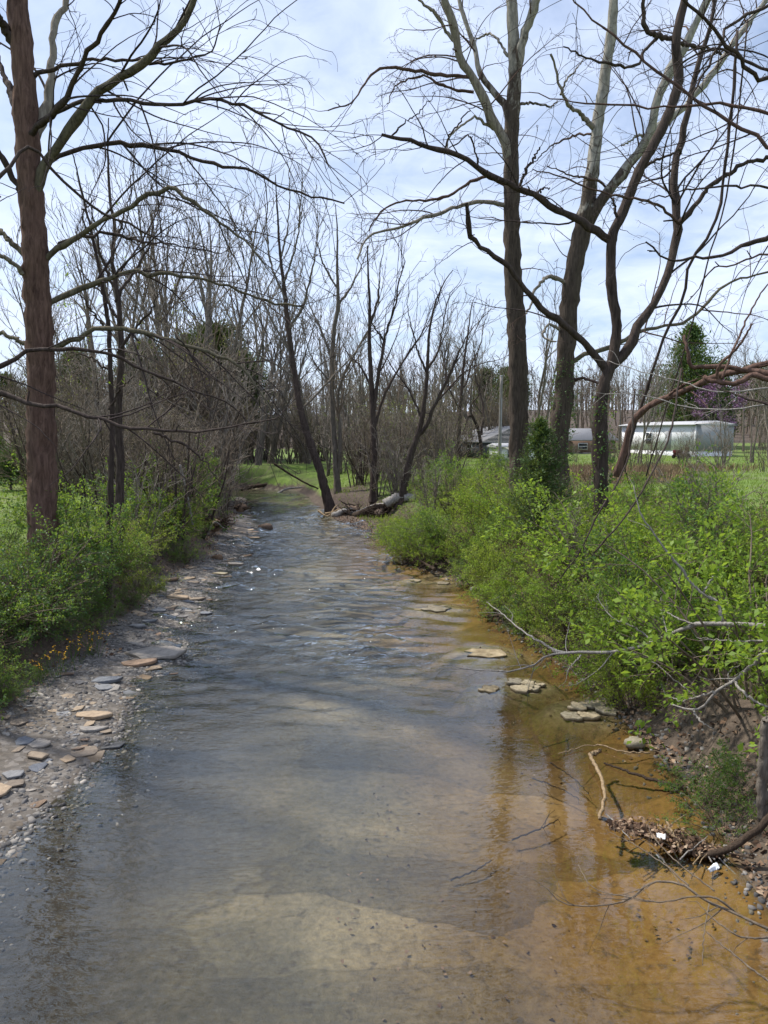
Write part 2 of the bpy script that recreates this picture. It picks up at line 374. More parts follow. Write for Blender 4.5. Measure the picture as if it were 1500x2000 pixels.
def ground_z(x, y, detail=True):
    x = np.asarray(x, float); y = np.asarray(y, float)
    a, b = lx(y), rx(y); dl, dr = a - x, x - b
    shore = 2.1 * ss(27, 31, y) * ss(43, 39, y); dre = np.maximum(dr - shore, 0)
    w = 0.16 * (fbm(x * 0.9, y * 0.9, 3) - 0.5)
    side = np.clip((x - a) / np.maximum(b - a, 0.5), 0, 1)
    depth = 0.13 + 0.24 * ss(0.35, 0.9, side) * ss(26, 12, y) + 0.05 * (fbm(x * 0.5, y * 0.5, 8) - 0.5)
    ins = np.minimum(-dl, -dr)
    bed = -depth * ss(0, 1.1, ins) + 0.05 * (fbm(x * 2.2, y * 2.2, 5) - 0.5) * ss(0, 0.5, ins)
    bed = np.maximum(bed, -0.42 + 0.40 * ss(0.0, 0.62, shelf(x, y)) + 0.03 * (fbm(x * 3, y * 3, 15) - 0.5))
    bw = np.interp(y, BAR_Y, BAR_W)
    left = 0.11 * np.minimum(dl, bw) + 0.95 * ss(0, 1.6, dl - bw) + 0.35 * ss(1.2, 5, dl - bw) + 0.15 * ss(6, 40, dl)
    right = 0.05 * np.minimum(dr, 1) + 0.06 * np.minimum(dr, shore) + 0.75 * ss(0.15, 1.15, dre) + 0.55 * ss(1.0, 4.0, dre) + 0.35 * ss(4, 14, dre)
    far = ss(62, 130, y) * ss(-30, 40, x) * 1.1 + ss(105, 215, y) * (6.5 + 2.5 * ss(0, 120, x)) + ss(300, 700, y) * 14
    h = np.where(dl > 0, left, np.where(dr > 0, right, bed)) + np.where((dl > 0) | (dr > 0), far, 0)
    out = np.maximum(dl, dr)
    if detail: h = h + np.where(out > 0, (w + 0.05 * (fbm(x * 4, y * 4, 11) - 0.5)) * ss(0.1, 1.2, out), 0)
    return h
def gz(x, y): return float(ground_z(np.array([x]), np.array([y]))[0])

def axis(parts):
    r = []
    for a, b, s in parts: r.append(np.arange(a, b, s))
    return np.concatenate(r + [[parts[-1][1]]])
gx = axis([(-1500, -300, 150), (-300, -60, 24), (-60, -24, 3), (-24, -11, 0.5), (-11, 11, 0.13), (11, 24, 0.5), (24, 60, 3), (60, 300, 24), (300, 1500, 150)])
gy = axis([(-300, -40, 40), (-40, -4, 3), (-4, 3, 0.5), (3, 30, 0.14), (30, 64, 0.3), (64, 120, 2), (120, 400, 14), (400, 2400, 200)])
GX, GY = np.meshgrid(gx, gy); GZ = ground_z(GX, GY)
nxg, nyg = len(gx), len(gy)
ii = np.arange(nyg - 1)[:, None] * nxg + np.arange(nxg - 1)[None]
GF = np.stack([ii, ii + 1, ii + nxg + 1, ii + nxg], -1).reshape(-1, 4)
dl, dr = lx(GY) - GX, GX - rx(GY); outd = np.maximum(dl, dr)
bwv = np.interp(GY, BAR_Y, BAR_W)
side = np.clip((GX - lx(GY)) / np.maximum(rx(GY) - lx(GY), 0.5), 0, 1)
m_grass = np.where(dl > 0, ss(bwv + 1.2, bwv + 3.4, dl), ss(1.6, 4.5, dr)) * (outd > 0)
m_grass = np.where((GY > 46) & (outd > 0), np.maximum(m_grass, ss(0.3, 1.0, outd)), m_grass)
m_grass = m_grass * ss(122, 108, GY)
m_grav = np.where(dl > 0, 1 - ss(bwv - 0.2, bwv + 0.35, dl), 0.0)
m_silt = np.where(outd < 0.2, ss(0.48, 0.86, side + 0.30 * (fbm(GX * 0.45, GY * 0.3, 21) - 0.47)) * ss(42, 22, GY), 0)
m_dry = ss(0.42, 0.58, fbm(GX * 0.16, GY * 0.16, 91)) * np.where(GX > 6, ss(32, 37, GY) * ss(56, 46, GY) * ss(7, 11, GX), 0) * 0.9

m, t, out = newmat('ground')
co = nd(t, 'ShaderNodeNewGeometry').outputs['Position']
def attr(nm): return nd(t, 'ShaderNodeAttribute', attribute_name=nm).outputs['Fac']
f1 = noise(t, co, 3.0, 6, 0.65); f2 = noise(t, co, 14.0, 5, 0.65); f3 = noise(t, co, 0.6, 4, 0.6)
mud = ramp(t, f2, [(0.28, (0.036, 0.026, 0.022)), (0.55, (0.078, 0.057, 0.045)), (0.78, (0.14, 0.106, 0.084))])
vor = nd(t, 'ShaderNodeTexVoronoi', {'Vector': co, 'Scale': 16.0})
peb = ramp(t, nd(t, 'ShaderNodeSeparateColor', {0: vor.outputs['Color']}).outputs[0], [(0, (0.07, 0.068, 0.068)), (0.6, (0.15, 0.145, 0.14)), (1, (0.27, 0.255, 0.24))])
grav = mixc(t, 0.3, peb, mud)
grs = ramp(t, noise(t, co, 2.2, 6, 0.7), [(0.28, (0.075, 0.105, 0.022)), (0.5, (0.115, 0.185, 0.028)), (0.75, (0.19, 0.255, 0.05))])
dryc = ramp(t, f2, [(0.3, (0.085, 0.066, 0.047)), (0.7, (0.165, 0.13, 0.09))])
mp = nd(t, 'ShaderNodeMapping'); mp.inputs['Rotation'].default_value = (0, 0, R(28)); mp.inputs['Scale'].default_value = (0.55, 1.15, 0.1); t.links.new(co, mp.inputs[0])
wsc = nd(t, 'ShaderNodeVectorMath', {0: nd(t, 'ShaderNodeTexNoise', {'Vector': co, 'Scale': 2.5, 'Detail': 4.0}).outputs['Color'], 1: (0.22, 0.22, 0.22)}, operation='MULTIPLY').outputs[0]
wob = nd(t, 'ShaderNodeVectorMath', {0: mp.outputs[0], 1: wsc}, operation='ADD').outputs[0]
crk = nd(t, 'ShaderNodeTexVoronoi', {'Vector': wob, 'Scale': 0.9}, feature='DISTANCE_TO_EDGE').outputs['Distance']
crack = ramp(t, crk, [(0.0, (0.42, 0.42, 0.40)), (0.012, (0.7, 0.69, 0.66)), (0.03, (1, 1, 1))])
bedc = ramp(t, f3, [(0.3, (0.085, 0.08, 0.06)), (0.48, (0.16, 0.145, 0.098)), (0.66, (0.29, 0.255, 0.17))])
bedc = mixc(t, 1.0, bedc, ramp(t, f2, [(0.3, (0.6, 0.6, 0.6)), (0.65, (1.15, 1.12, 1.08))]), 'MULTIPLY')
silt = ramp(t, mixc(t, 0.45, f3, f2), [(0.28, (0.08, 0.045, 0.015)), (0.45, (0.165, 0.094, 0.027)), (0.58, (0.225, 0.135, 0.043)), (0.75, (0.30, 0.20, 0.085))])
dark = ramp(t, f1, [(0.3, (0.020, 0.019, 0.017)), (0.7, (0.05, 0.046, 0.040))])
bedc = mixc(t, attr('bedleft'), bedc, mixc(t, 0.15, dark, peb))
bedc = mixc(t, attr('silt'), bedc, silt)
bedc = mixc(t, attr('shelf'), bedc, ramp(t, f2, [(0.3, (0.17, 0.125, 0.06)), (0.7, (0.34, 0.28, 0.17))]))
vc = nd(t, 'ShaderNodeSeparateColor', {0: nd(t, 'ShaderNodeTexVoronoi', {'Vector': wob, 'Scale': 0.9}).outputs['Color']}).outputs[0]
bedc = mixc(t, 0.75, bedc, mixc(t, 1.0, bedc, ramp(t, vc, [(0.0, (0.62, 0.62, 0.62)), (1.0, (1.3, 1.28, 1.24))]), 'MULTIPLY'))
bedc = mixc(t, ramp(t, f3, [(0.45, (0, 0, 0)), (0.62, (0.6, 0.6, 0.6))]), bedc, mixc(t, 1.0, bedc, crack, 'MULTIPLY'))
bedc = mixc(t, ramp(t, noise(t, co, 6.0, 5, 0.7, 0.4), [(0.56, (0, 0, 0)), (0.68, (0.65, 0.65, 0.65))]), bedc, (0.045, 0.036, 0.026))
gr = nd(t, 'ShaderNodeMath', {0: attr('grass'), 1: nd(t, 'ShaderNodeMath', {0: f1, 1: -0.5}, operation='ADD').outputs[0]}, operation='ADD').outputs[0]
col = mixc(t, attr('gravel'), mud, grav)
col = mixc(t, ramp(t, gr, [(0.3, (0, 0, 0)), (0.6, (1, 1, 1))]), col, grs)
col = mixc(t, ramp(t, noise(t, co, 0.35, 5, 0.7), [(0.42, (0, 0, 0)), (0.66, (0.6, 0.6, 0.6))]), col, dryc)
col = mixc(t, attr('dry'), col, dryc)
col = mixc(t, attr('bed'), col, bedc)
hh = mixc(t, 0.5, f1, f2)
surf(t, out, col, 0.85, bump(t, hh, 0.7, 0.06), 0.25)
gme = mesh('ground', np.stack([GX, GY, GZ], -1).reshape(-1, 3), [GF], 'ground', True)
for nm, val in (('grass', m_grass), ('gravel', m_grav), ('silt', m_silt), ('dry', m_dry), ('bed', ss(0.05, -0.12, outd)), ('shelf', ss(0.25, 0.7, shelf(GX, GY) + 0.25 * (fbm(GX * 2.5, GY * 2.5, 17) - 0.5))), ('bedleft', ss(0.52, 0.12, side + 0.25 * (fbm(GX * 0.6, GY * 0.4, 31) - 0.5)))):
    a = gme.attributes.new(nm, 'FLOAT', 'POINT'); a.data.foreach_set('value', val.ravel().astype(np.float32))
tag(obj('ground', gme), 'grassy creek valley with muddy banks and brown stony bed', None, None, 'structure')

# ------------------------------------------------------------------ water
wx = axis([(-70, -14, 2.0), (-14, 9, 0.13), (9, 12, 0.5)]); wy = axis([(-30, 3, 1.0), (3, 34, 0.11), (34, 62, 0.2)])
WX, WY = np.meshgrid(wx, wy)
wside = np.clip((WX - lx(WY)) / np.maximum(rx(WY) - lx(WY), 0.5), 0, 1)
calm = ss(0.60, 0.82, wside + 0.12 * (fbm(WX * 0.5, WY * 0.5, 61) - 0.5)) * ss(24, 15, WY)
riff = (ss(9.5, 13.5, WY) * ss(62, 25, WY) * (1 - 0.85 * calm)) * (0.45 + 1.1 * fbm(WX * 0.55, WY * 0.4, 41))
rngw = np.random.default_rng(5)
wz = np.zeros_like(WX)
for q in range(26):
    lam = rngw.uniform(0.22, 0.85); th = rngw.normal(R(90), R(24)); k = 2 * np.pi / lam
    wz += rngw.uniform(0.5, 1) * lam * 0.017 * np.sin(k * (np.cos(th) * WX + np.sin(th) * WY) + rngw.uniform(0, 6.28) + 3.0 * fbm(WX * 0.7, WY * 0.7, 50 + q, 2))
WZ = wz * riff * (0.35 + 1.2 * vnoise(WX * 0.8, WY * 0.9, 77)) * 1.5
nw, mw = len(wx), len(wy); jj = np.arange(mw - 1)[:, None] * nw + np.arange(nw - 1)[None]
m, t, out = newmat('water')
co = nd(t, 'ShaderNodeNewGeometry').outputs['Position']
def mapped(sx, sy, rz):
    q = nd(t, 'ShaderNodeMapping'); q.inputs['Scale'].default_value = (sx, sy, 1); q.inputs['Rotation'].default_value = (0, 0, R(rz)); t.links.new(co, q.inputs[0]); return q.outputs[0]
ra = attr('riffle'); ca = attr('calm')
w1 = noise(t, mapped(4.0, 10.0, 12), 1.0, 3, 0.55, 0.6)
w2 = noise(t, mapped(11.0, 24.0, -16), 1.0, 2, 0.5, 0.4)
w3 = noise(t, mapped(1.2, 2.6, 8), 1.0, 3, 0.5, 0.5)
act = nd(t, 'ShaderNodeMapRange', {'Value': noise(t, mapped(0.35, 0.5, 0), 1.0, 3), 'From Min': 0.35, 'From Max': 0.65, 'To Min': 0.35, 'To Max': 1.15}).outputs[0]
amp = nd(t, 'ShaderNodeMath', {0: nd(t, 'ShaderNodeMath', {0: ca, 1: -0.80, 2: 1.0}, operation='MULTIPLY_ADD').outputs[0], 1: act}, operation='MULTIPLY').outputs[0]
h1 = nd(t, 'ShaderNodeMath', {0: w1, 1: 0.021, 2: nd(t, 'ShaderNodeMath', {0: w2, 1: 0.008}, operation='MULTIPLY').outputs[0]}, operation='MULTIPLY_ADD').outputs[0]
h1 = nd(t, 'ShaderNodeMath', {0: w3, 1: 0.012, 2: h1}, operation='MULTIPLY_ADD').outputs[0]
boost = nd(t, 'ShaderNodeMath', {0: ra, 1: 1.35, 2: 0.5}, operation='MULTIPLY_ADD').outputs[0]
h2 = nd(t, 'ShaderNodeMath', {0: nd(t, 'ShaderNodeMath', {0: h1, 1: amp}, operation='MULTIPLY').outputs[0], 1: boost}, operation='MULTIPLY').outputs[0]
nb = nd(t, 'ShaderNodeBump', {'Height': h2, 'Strength': 1.0, 'Distance': 1.0}).outputs[0]
fr = nd(t, 'ShaderNodeFresnel', {'IOR': 1.62, 'Normal': nb}).outputs[0]
gl = nd(t, 'ShaderNodeBsdfGlossy', {'Color': (0.90, 0.97, 1.0, 1), 'Roughness': 0.02, 'Normal': nb}, distribution='GGX').outputs[0]
tp = nd(t, 'ShaderNodeBsdfTransparent', {'Color': (0.90, 0.89, 0.84, 1)}).outputs[0]
t.links.new(nd(t, 'ShaderNodeMixShader', {0: fr, 1: tp, 2: gl}).outputs[0], out.inputs[0])
wme = mesh('water', np.stack([WX, WY, WZ], -1).reshape(-1, 3), [np.stack([jj, jj + 1, jj + nw + 1, jj + nw], -1).reshape(-1, 4)], 'water', True)
for nm, val in (('riffle', riff), ('calm', calm)):
    a = wme.attributes.new(nm, 'FLOAT', 'POINT'); a.data.foreach_set('value', val.ravel().astype(np.float32))
tag(obj('water', wme), 'shallow clear creek water rippling over a brown bed', None, None, 'structure')

# ------------------------------------------------------------------ trees whose limbs the photograph shows one by one
def limb3d(rng, pts, Y, dY=0.0, r0=5, r1=2, n=28, wob=0.045, Yend=None):
    """pts: photo points from the base outwards; the limb runs from distance Y to Y+dY; r in photo pixels at Y"""
    k = len(pts); P = np.array([at(u, v, Y + dY * (q / (k - 1)) ** 1.2) for q, (u, v) in enumerate(pts)])
    P = catmull(P, n)
    P[1:-1] += np.cumsum(rng.normal(size=(n - 2, 3)), 0) * wob * 0.25 * np.sin(np.linspace(0, np.pi, n - 2))[:, None]
    P += rng.normal(size=P.shape) * wob * 0.35 * (np.arange(n) > 1)[:, None]
    r = np.interp(np.linspace(0, 1, n), np.linspace(0, 1, len(r0)) if hasattr(r0, '__len__') else [0, 1], r0 if hasattr(r0, '__len__') else [r0, r1]) * Y / FPX
    r = r * (1 + 0.10 * np.interp(np.arange(n), np.arange(0, n + 2, 3), rng.normal(size=len(np.arange(0, n + 2, 3)))).clip(-1.2, 1.8))
    return P, r
def photo_tree(name, label, cat, base, Y, trunk, limbs, mats, seed, lv, group=None, seeds=0, flare=1.5, leafy=None, upper=None):
    """trunk: (points, radii); limbs: (points, dY, r0, r1, material or None); lv: growth settings of the crown"""
    rng = np.random.default_rng(seed)
    bx, by = at(base[0], base[1], Y)[:2]; bz = gz(bx, by)
    loc = np.array([bx, by, bz - 0.1])
    root = thing(name, label, cat, loc, group)
    tp, tr = trunk
    P = np.array([at(u, v, Y) for u, v in tp]); P[0] = (bx, by, bz - 0.15)
    n = 90; P = catmull(P, n); P[2:] += np.cumsum(rng.normal(size=(n - 2, 3)) * [1, 1, 0], 0) * 0.006
    hgt = P[:, 2] - P[0, 2]
    r = np.interp(np.linspace(0, 1, n), np.linspace(0, 1, len(tr)), tr) * Y / FPX * (0.66 if Y > 30 else 0.95)
    r = r * (1 + (flare - 1) * np.exp(-hgt / 0.45))
    g = Geo(); g.tubes(P[None], r[None], 20, rng); obj('trunk', g.mesh('trunk', mats[0], True, loc), root)
    allP, allR = [resample(P[None], r[None], 28)], []
    for (pts, dY, a, b, mt) in limbs:
        lp, lr = limb3d(rng, pts, Y, dY, a, b)
        lr = lr * (0.6 if Y > 30 else 0.78)
        g = Geo(); g.tubes(lp[None], lr[None], 9, rng); obj('limb', g.mesh('limb', mt or mats[1], True, loc), root)
        allP.append((lp[None], lr[None]))
    if upper:   # the crown above the frame, seen in the creek's mirror
        up, ur = grow(rng, P[None], r[None], 0, 28, 0.3, upper[1], upper[2], 42, 0.05, (0, 0, 0.02), upper[3], 0.6, 0.02, count=upper[0])
        for q in range(len(up)):
            g = Geo(); g.tubes(up[q:q + 1], ur[q:q + 1], 7, rng); obj('limb', g.mesh('limb', mats[1], True, loc), root)
        allP.append((up, ur))
    LP = np.concatenate([p for p, _ in allP[1:]] if len(allP) > 1 else [allP[0][0]]); LR = np.concatenate([q for _, q in allP[1:]] if len(allP) > 1 else [allP[0][1]])
    if lv.get('trunk'):
        tpz = grow(rng, *allP[0], lv['trunk'], 9, 0.1, 0.5, 1.8, 70, 0.12, (0, 0, 0.0), 0.25, 0.1, 0.004)
    g = Geo(); cur = (LP, LR); last = None
    g.tubes(*grow(rng, LP, LR, 0.5, 4, 0.05, 0.06, 0.3, 62, 0.08, (0, 0, 0), 0.15, 0.5, 0.01, 0.75, tips=False, slim=0.08), 5)
    for (dens, nn, frac, lmin, lmax, ang, wan, trop, rs, rmin, k) in lv['levels']:
        cur = grow(rng, *cur, dens, nn, frac, lmin, lmax, ang, wan, trop, 0.12, rs, rmin, slim=0.0085 if Y < 30 else 0.011)
        g.tubes(*cur, k); last = cur
    if lv.get('trunk'):
        g.tubes(*tpz, 3); t2 = grow(rng, *tpz, 3.0, 5, 0.5, 0.2, 0.8, 45, 0.15, (0, 0, -0.02), 0.2, 0.5, 0.003); g.tubes(*t2, 3)
    if seeds:   # hanging seed balls
        q = rng.choice(len(last[0]), min(seeds, len(last[0])), False); c = last[0][q, -1] - [0, 0, 0.05]
        o6 = np.array([(1, 0, 0), (-1, 0, 0), (0, 1, 0), (0, -1, 0), (0, 0, 1), (0, 0, -1)]) * 0.016
        f8 = np.array([(0, 2, 4), (2, 1, 4), (1, 3, 4), (3, 0, 4), (2, 0, 5), (1, 2, 5), (3, 1, 5), (0, 3, 5)])
        g.add((c[:, None] + o6).reshape(-1, 3), None, (np.arange(len(c))[:, None, None] * 6 + f8).reshape(-1, 3))
    obj('crown', g.mesh('crown', mats[2], True, loc), root)
    if leafy:
        mt, frac, size, zlo, zhi = leafy
        pp = last[0].reshape(-1, 3); dd = np.repeat(norm(last[0][:, -1] - last[0][:, 0])[:, None], last[0].shape[1], 1).reshape(-1, 3)
        ok = (pp[:, 2] > zlo) & (pp[:, 2] < zhi) & (rng.uniform(size=len(pp)) < frac)
        g = Geo(); g.leaves(rng, pp[ok], dd[ok], size, 0.6, 0.3, 0.8); obj('foliage', g.mesh('foliage', mt, False, loc), root)
    return root

# levels: density, points, fraction, min, max length, angle, wander, tropism, radius share, least radius, sides
LV_PLANE = [(1.5, 14, 0.42, 0.9, 3.2, 48, 0.085, (0, 0, -0.012), 0.5, 0.007, 5), (2.2, 9, 0.42, 0.35, 1.3, 45, 0.12, (0, 0, 0.0), 0.6, 0.0062, 4), (3.8, 5, 0.4, 0.15, 0.7, 42, 0.16, (0, 0, 0.01), 0.6, 0.005, 3)]
LV_DROOP = [(1.9, 16, 0.55, 1.2, 4.0, 40, 0.06, (0.012, -0.01, -0.035), 0.5, 0.008, 5), (2.0, 9, 0.40, 0.4, 1.5, 40, 0.10, (0.01, 0, -0.03), 0.6, 0.0055, 4), (3.4, 5, 0.4, 0.15, 0.6, 42, 0.15, (0, 0, 0.0), 0.6, 0.0042, 3)]

# the big tree on the left bank
photo_tree('large_tree', 'large reddish-brown trunk with long arching limbs rising from bushes on the left bank', 'tree', (84, 1140), 15.0,
  ([(86, 1140), (86, 1050), (84, 920), (80, 780), (76, 640), (68, 500), (58, 380), (50, 250), (42, 120), (34, 0), (25, -150), (18, -330)], [31, 28, 27, 26, 25, 24, 23, 22, 20, 18, 13, 6]),
  [([(62, 430), (72, 370), (86, 318), (120, 275), (165, 215), (210, 172), (270, 130), (320, 85), (352, 50), (378, 0), (395, -60), (420, -130)], -1.2, 14, 5, 'bark_left_limb'),
   ([(40, 290), (60, 262), (90, 240), (125, 205), (150, 150), (175, 100), (205, 50), (235, 0), (260, -60)], -2.2, 8, 4, None),
   ([(66, 270), (84, 225), (93, 180), (99, 120), (108, 60), (125, 15), (142, -40), (150, -110)], 1.2, 12, 6, 'bark_pale'),
   ([(50, 165), (80, 142), (110, 131), (150, 122), (200, 116), (260, 118), (330, 121), (370, 113), (410, 100), (425, 75), (432, 50)], -0.5, 5, 1.5, None),
   ([(60, 250), (110, 220), (150, 203), (180, 195), (230, 199), (290, 207), (340, 208), (400, 205), (460, 211), (500, 228), (550, 248), (600, 268), (625, 290), (642, 325)], -1.5, 6, 1.6, None),
   ([(75, 330), (105, 312), (130, 300), (180, 288), (220, 282), (280, 287), (340, 297), (400, 320), (450, 330), (500, 340), (545, 365), (600, 380), (672, 396)], 1.2, 7, 1.8, None),
   ([(84, 515), (105, 490), (130, 476), (170, 450), (200, 425), (250, 408), (290, 380), (340, 366), (370, 385), (410, 412), (450, 448), (490, 480), (512, 514)], -1.0, 8, 2, 'bark_left_limb'),
   ([(88, 505), (130, 470), (170, 460), (210, 453), (260, 460), (300, 470), (350, 478), (432, 496)], 1.8, 5, 1.5, None),
   ([(90, 595), (120, 580), (150, 565), (200, 548), (250, 533), (300, 531), (370, 534), (420, 545), (480, 570), (540, 592), (592, 600)], 0.8, 7, 2, 'bark_left_limb'),
   ([(88, 690), (120, 674), (150, 660), (190, 645), (240, 645), (300, 660), (350, 672), (400, 688), (450, 710), (482, 731), (510, 770), (532, 802)], -1.0, 7.5, 2, 'bark_left_limb'),
   ([(72, 430), (45, 385), (28, 345), (12, 310), (-15, 280), (-50, 230)], -0.6, 10, 5, None),
   ([(60, 510), (30, 480), (0, 455), (-50, 440)], 0.5, 8, 4, 'bark_left_limb'), ([(70, 565), (45, 525), (20, 505), (-30, 490)], -0.8, 7, 4, 'bark_pale'),
   ([(70, 690), (40, 665), (0, 650), (-60, 640)], 0.5, 6, 3, 'bark_left_limb'), ([(52, 240), (25, 200), (10, 160), (-10, 100)], 1, 10, 5, None),
   ([(40, 120), (20, 60), (0, 25), (-40, -40)], -0.6, 12, 6, None)],
  ('bark_brown', 'bark_dark', 'twig_dark'), 11, {'levels': LV_DROOP}, upper=(7, 3, 6, 0.82))

# thin dark trees beside it, one hung with young leaves
photo_tree('slender_tree', 'slender dark tree with a thin straight stem behind the left bank bushes', 'tree', (232, 1060), 19.0,
  ([(232, 1050), (232, 900), (228, 800), (232, 700), (228, 600), (222, 560), (216, 500), (220, 440), (212, 400), (208, 330), (208, 230)], [10, 9, 8.5, 8, 7, 6, 4.5, 3.5, 3, 2, 1]),
  [([(226, 590), (250, 545), (275, 505), (290, 470), (305, 400)], 0.8, 4.5, 1, None), ([(222, 560), (200, 500), (190, 450), (175, 380)], -0.6, 4, 1, None), ([(218, 480), (240, 430), (255, 360), (262, 300)], 0.5, 3, 0.8, None),
   ([(230, 690), (262, 640), (292, 610), (318, 560)], -0.8, 4, 1, None), ([(228, 620), (190, 570), (150, 520)], 0.6, 3.5, 1, None)],
  ('bark_dark', 'bark_dark', 'twig_dark'), 12, {'levels': [(1.5, 9, 0.5, 0.5, 1.6, 35, 0.08, (0, 0, 0.05), 0.55, 0.006, 4), (2.2, 5, 0.45, 0.2, 0.7, 40, 0.12, (0, 0, 0.03), 0.6, 0.0035, 3)]})
photo_tree('slender_tree', 'leaning thin tree hung with fresh yellow-green leaves between the two left trunks', 'tree', (205, 1070), 16.5,
  ([(214, 1070), (210, 950), (214, 820), (210, 700), (203, 620), (193, 560), (184, 500), (168, 430), (150, 350), (140, 300)], [7, 6.5, 6, 5.5, 5, 4.5, 4, 3, 2, 1]),
  [([(204, 640), (170, 590), (140, 560)], -0.7, 3, 0.8, None), ([(192, 560), (215, 500), (222, 440)], 0.7, 3, 0.8, None), ([(210, 720), (165, 700), (125, 690)], 0.5, 3, 0.8, None), ([(212, 800), (240, 760), (262, 735)], -0.6, 3, 0.8, None), ([(176, 460), (160, 420), (190, 380)], -0.6, 2.5, 0.8, None)],
  ('bark_dark', 'bark_dark', 'twig_brown'), 13, {'trunk': 1.2, 'levels': [(2.4, 8, 0.5, 0.3, 1.0, 48, 0.1, (0, 0, 0.0), 0.55, 0.005, 4), (3.5, 5, 0.5, 0.15, 0.5, 45, 0.14, (0, 0, -0.02), 0.6, 0.003, 3)]}, leafy=('leaf_spring', 0.42, 0.062, 2.4, 12))

# dark boughs from a tree standing just outside the view on the left
photo_tree('overhanging_tree', 'dark thin boughs reaching into view low from the left edge, trunk outside', 'tree', (-260, 1150), 11.0,
  ([(-260, 1180), (-262, 900), (-268, 600), (-275, 300), (-285, 0), (-295, -300)], [20, 18, 16, 13, 9, 4]),
  [([(-262, 800), (-150, 760), (-20, 722), (40, 695), (80, 685), (130, 685), (190, 690), (230, 705), (290, 735), (340, 750), (400, 770), (440, 785), (482, 816)], 1.5, 9, 2, None),
   ([(-262, 830), (-150, 790), (-20, 776), (50, 790), (110, 800), (170, 812), (230, 833), (320, 848), (400, 845), (482, 830), (540, 815)], -0.5, 9, 1.6, None),
   ([(300, 845), (330, 858), (365, 880), (402, 906), (430, 945)], 0.3, 4, 1.2, None), ([(-266, 650), (-120, 480), (10, 330), (60, 280), (110, 330), (180, 400), (260, 440), (330, 480)], 2.0, 8, 2, None)],
  ('bark_brown', 'bark_dark', 'twig_dark'), 14, {'levels': [(1.2, 10, 0.35, 0.4, 1.5, 45, 0.1, (0, 0, 0.0), 0.5, 0.006, 4), (2.2, 5, 0.4, 0.15, 0.5, 42, 0.15, (0, 0, 0), 0.6, 0.003, 3)]})

# the three big trees on the right bank
photo_tree('plane_tree', 'tall straight plane tree with forked pale top, farthest left of the three right bank trunks', 'tree', (1014, 985), 26.0,
  ([(1014, 985), (1013, 890), (1012, 800), (1010, 700), (1008, 640), (1003, 560), (1001, 450), (1000, 350), (1000, 280), (1003, 200), (1006, 140), (1003, 60), (1000, -20), (997, -160), (994, -330)], [23, 19, 18.5, 18, 17.5, 17, 16, 15, 14, 13, 11, 9.5, 9, 6, 2]),
  [([(1003, 165), (1014, 110), (1022, 75), (1040, 20), (1052, -30), (1066, -140), (1075, -260)], -1.0, 13, 4, None),
   ([(996, 320), (985, 275), (960, 225), (935, 170), (905, 120), (895, 70), (885, 35), (868, -20), (845, -110), (835, -220)], -1.5, [13, 11.5, 10.5, 9.5, 9, 8.5, 7, 5, 2], 3, 'bark_pale'),
   ([(994, 235), (985, 205), (955, 170), (935, 140), (925, 95), (910, 50), (896, 0), (890, -70), (884, -150)], 1.0, 8, 3, None),
   ([(915, 150), (890, 150), (860, 148), (810, 140), (775, 135), (745, 137), (715, 165), (690, 200), (640, 215)], -2.4, 4.5, 1.5, 'twig_red'),
   ([(925, 180), (880, 174), (850, 160), (830, 150), (800, 158), (775, 172), (755, 205)], 0.4, 4, 1.2, 'twig_red'),
   ([(992, 402), (960, 397), (920, 398), (880, 412), (850, 425), (830, 430), (790, 450), (750, 456), (725, 462), (710, 478), (700, 505)], -2.0, 6, 2, 'bark_pale'),
   ([(994, 368), (960, 345), (940, 346), (910, 360), (880, 380), (850, 388), (810, 390), (770, 395), (752, 407), (730, 430), (720, 452)], 1.5, 4.5, 1.5, 'twig_red'),
   ([(900, 95), (870, 60), (845, 25), (820, 5), (790, -30)], -1, 5, 2, None), ([(992, 265), (960, 250), (930, 233), (910, 236), (880, 262), (870, 300)], -0.8, 4.5, 1.4, 'bark_pale'),
   ([(1012, 205), (1040, 200), (1075, 205), (1090, 198)], 1.5, 4, 1.5, None), ([(1000, 120), (965, 75), (930, 78), (895, 110)], 1.4, 4, 1.2, None)],
  ('bark_plane', 'bark_plane', 'twig_red'), 21, {'levels': LV_PLANE, 'trunk': 0.9}, seeds=160)
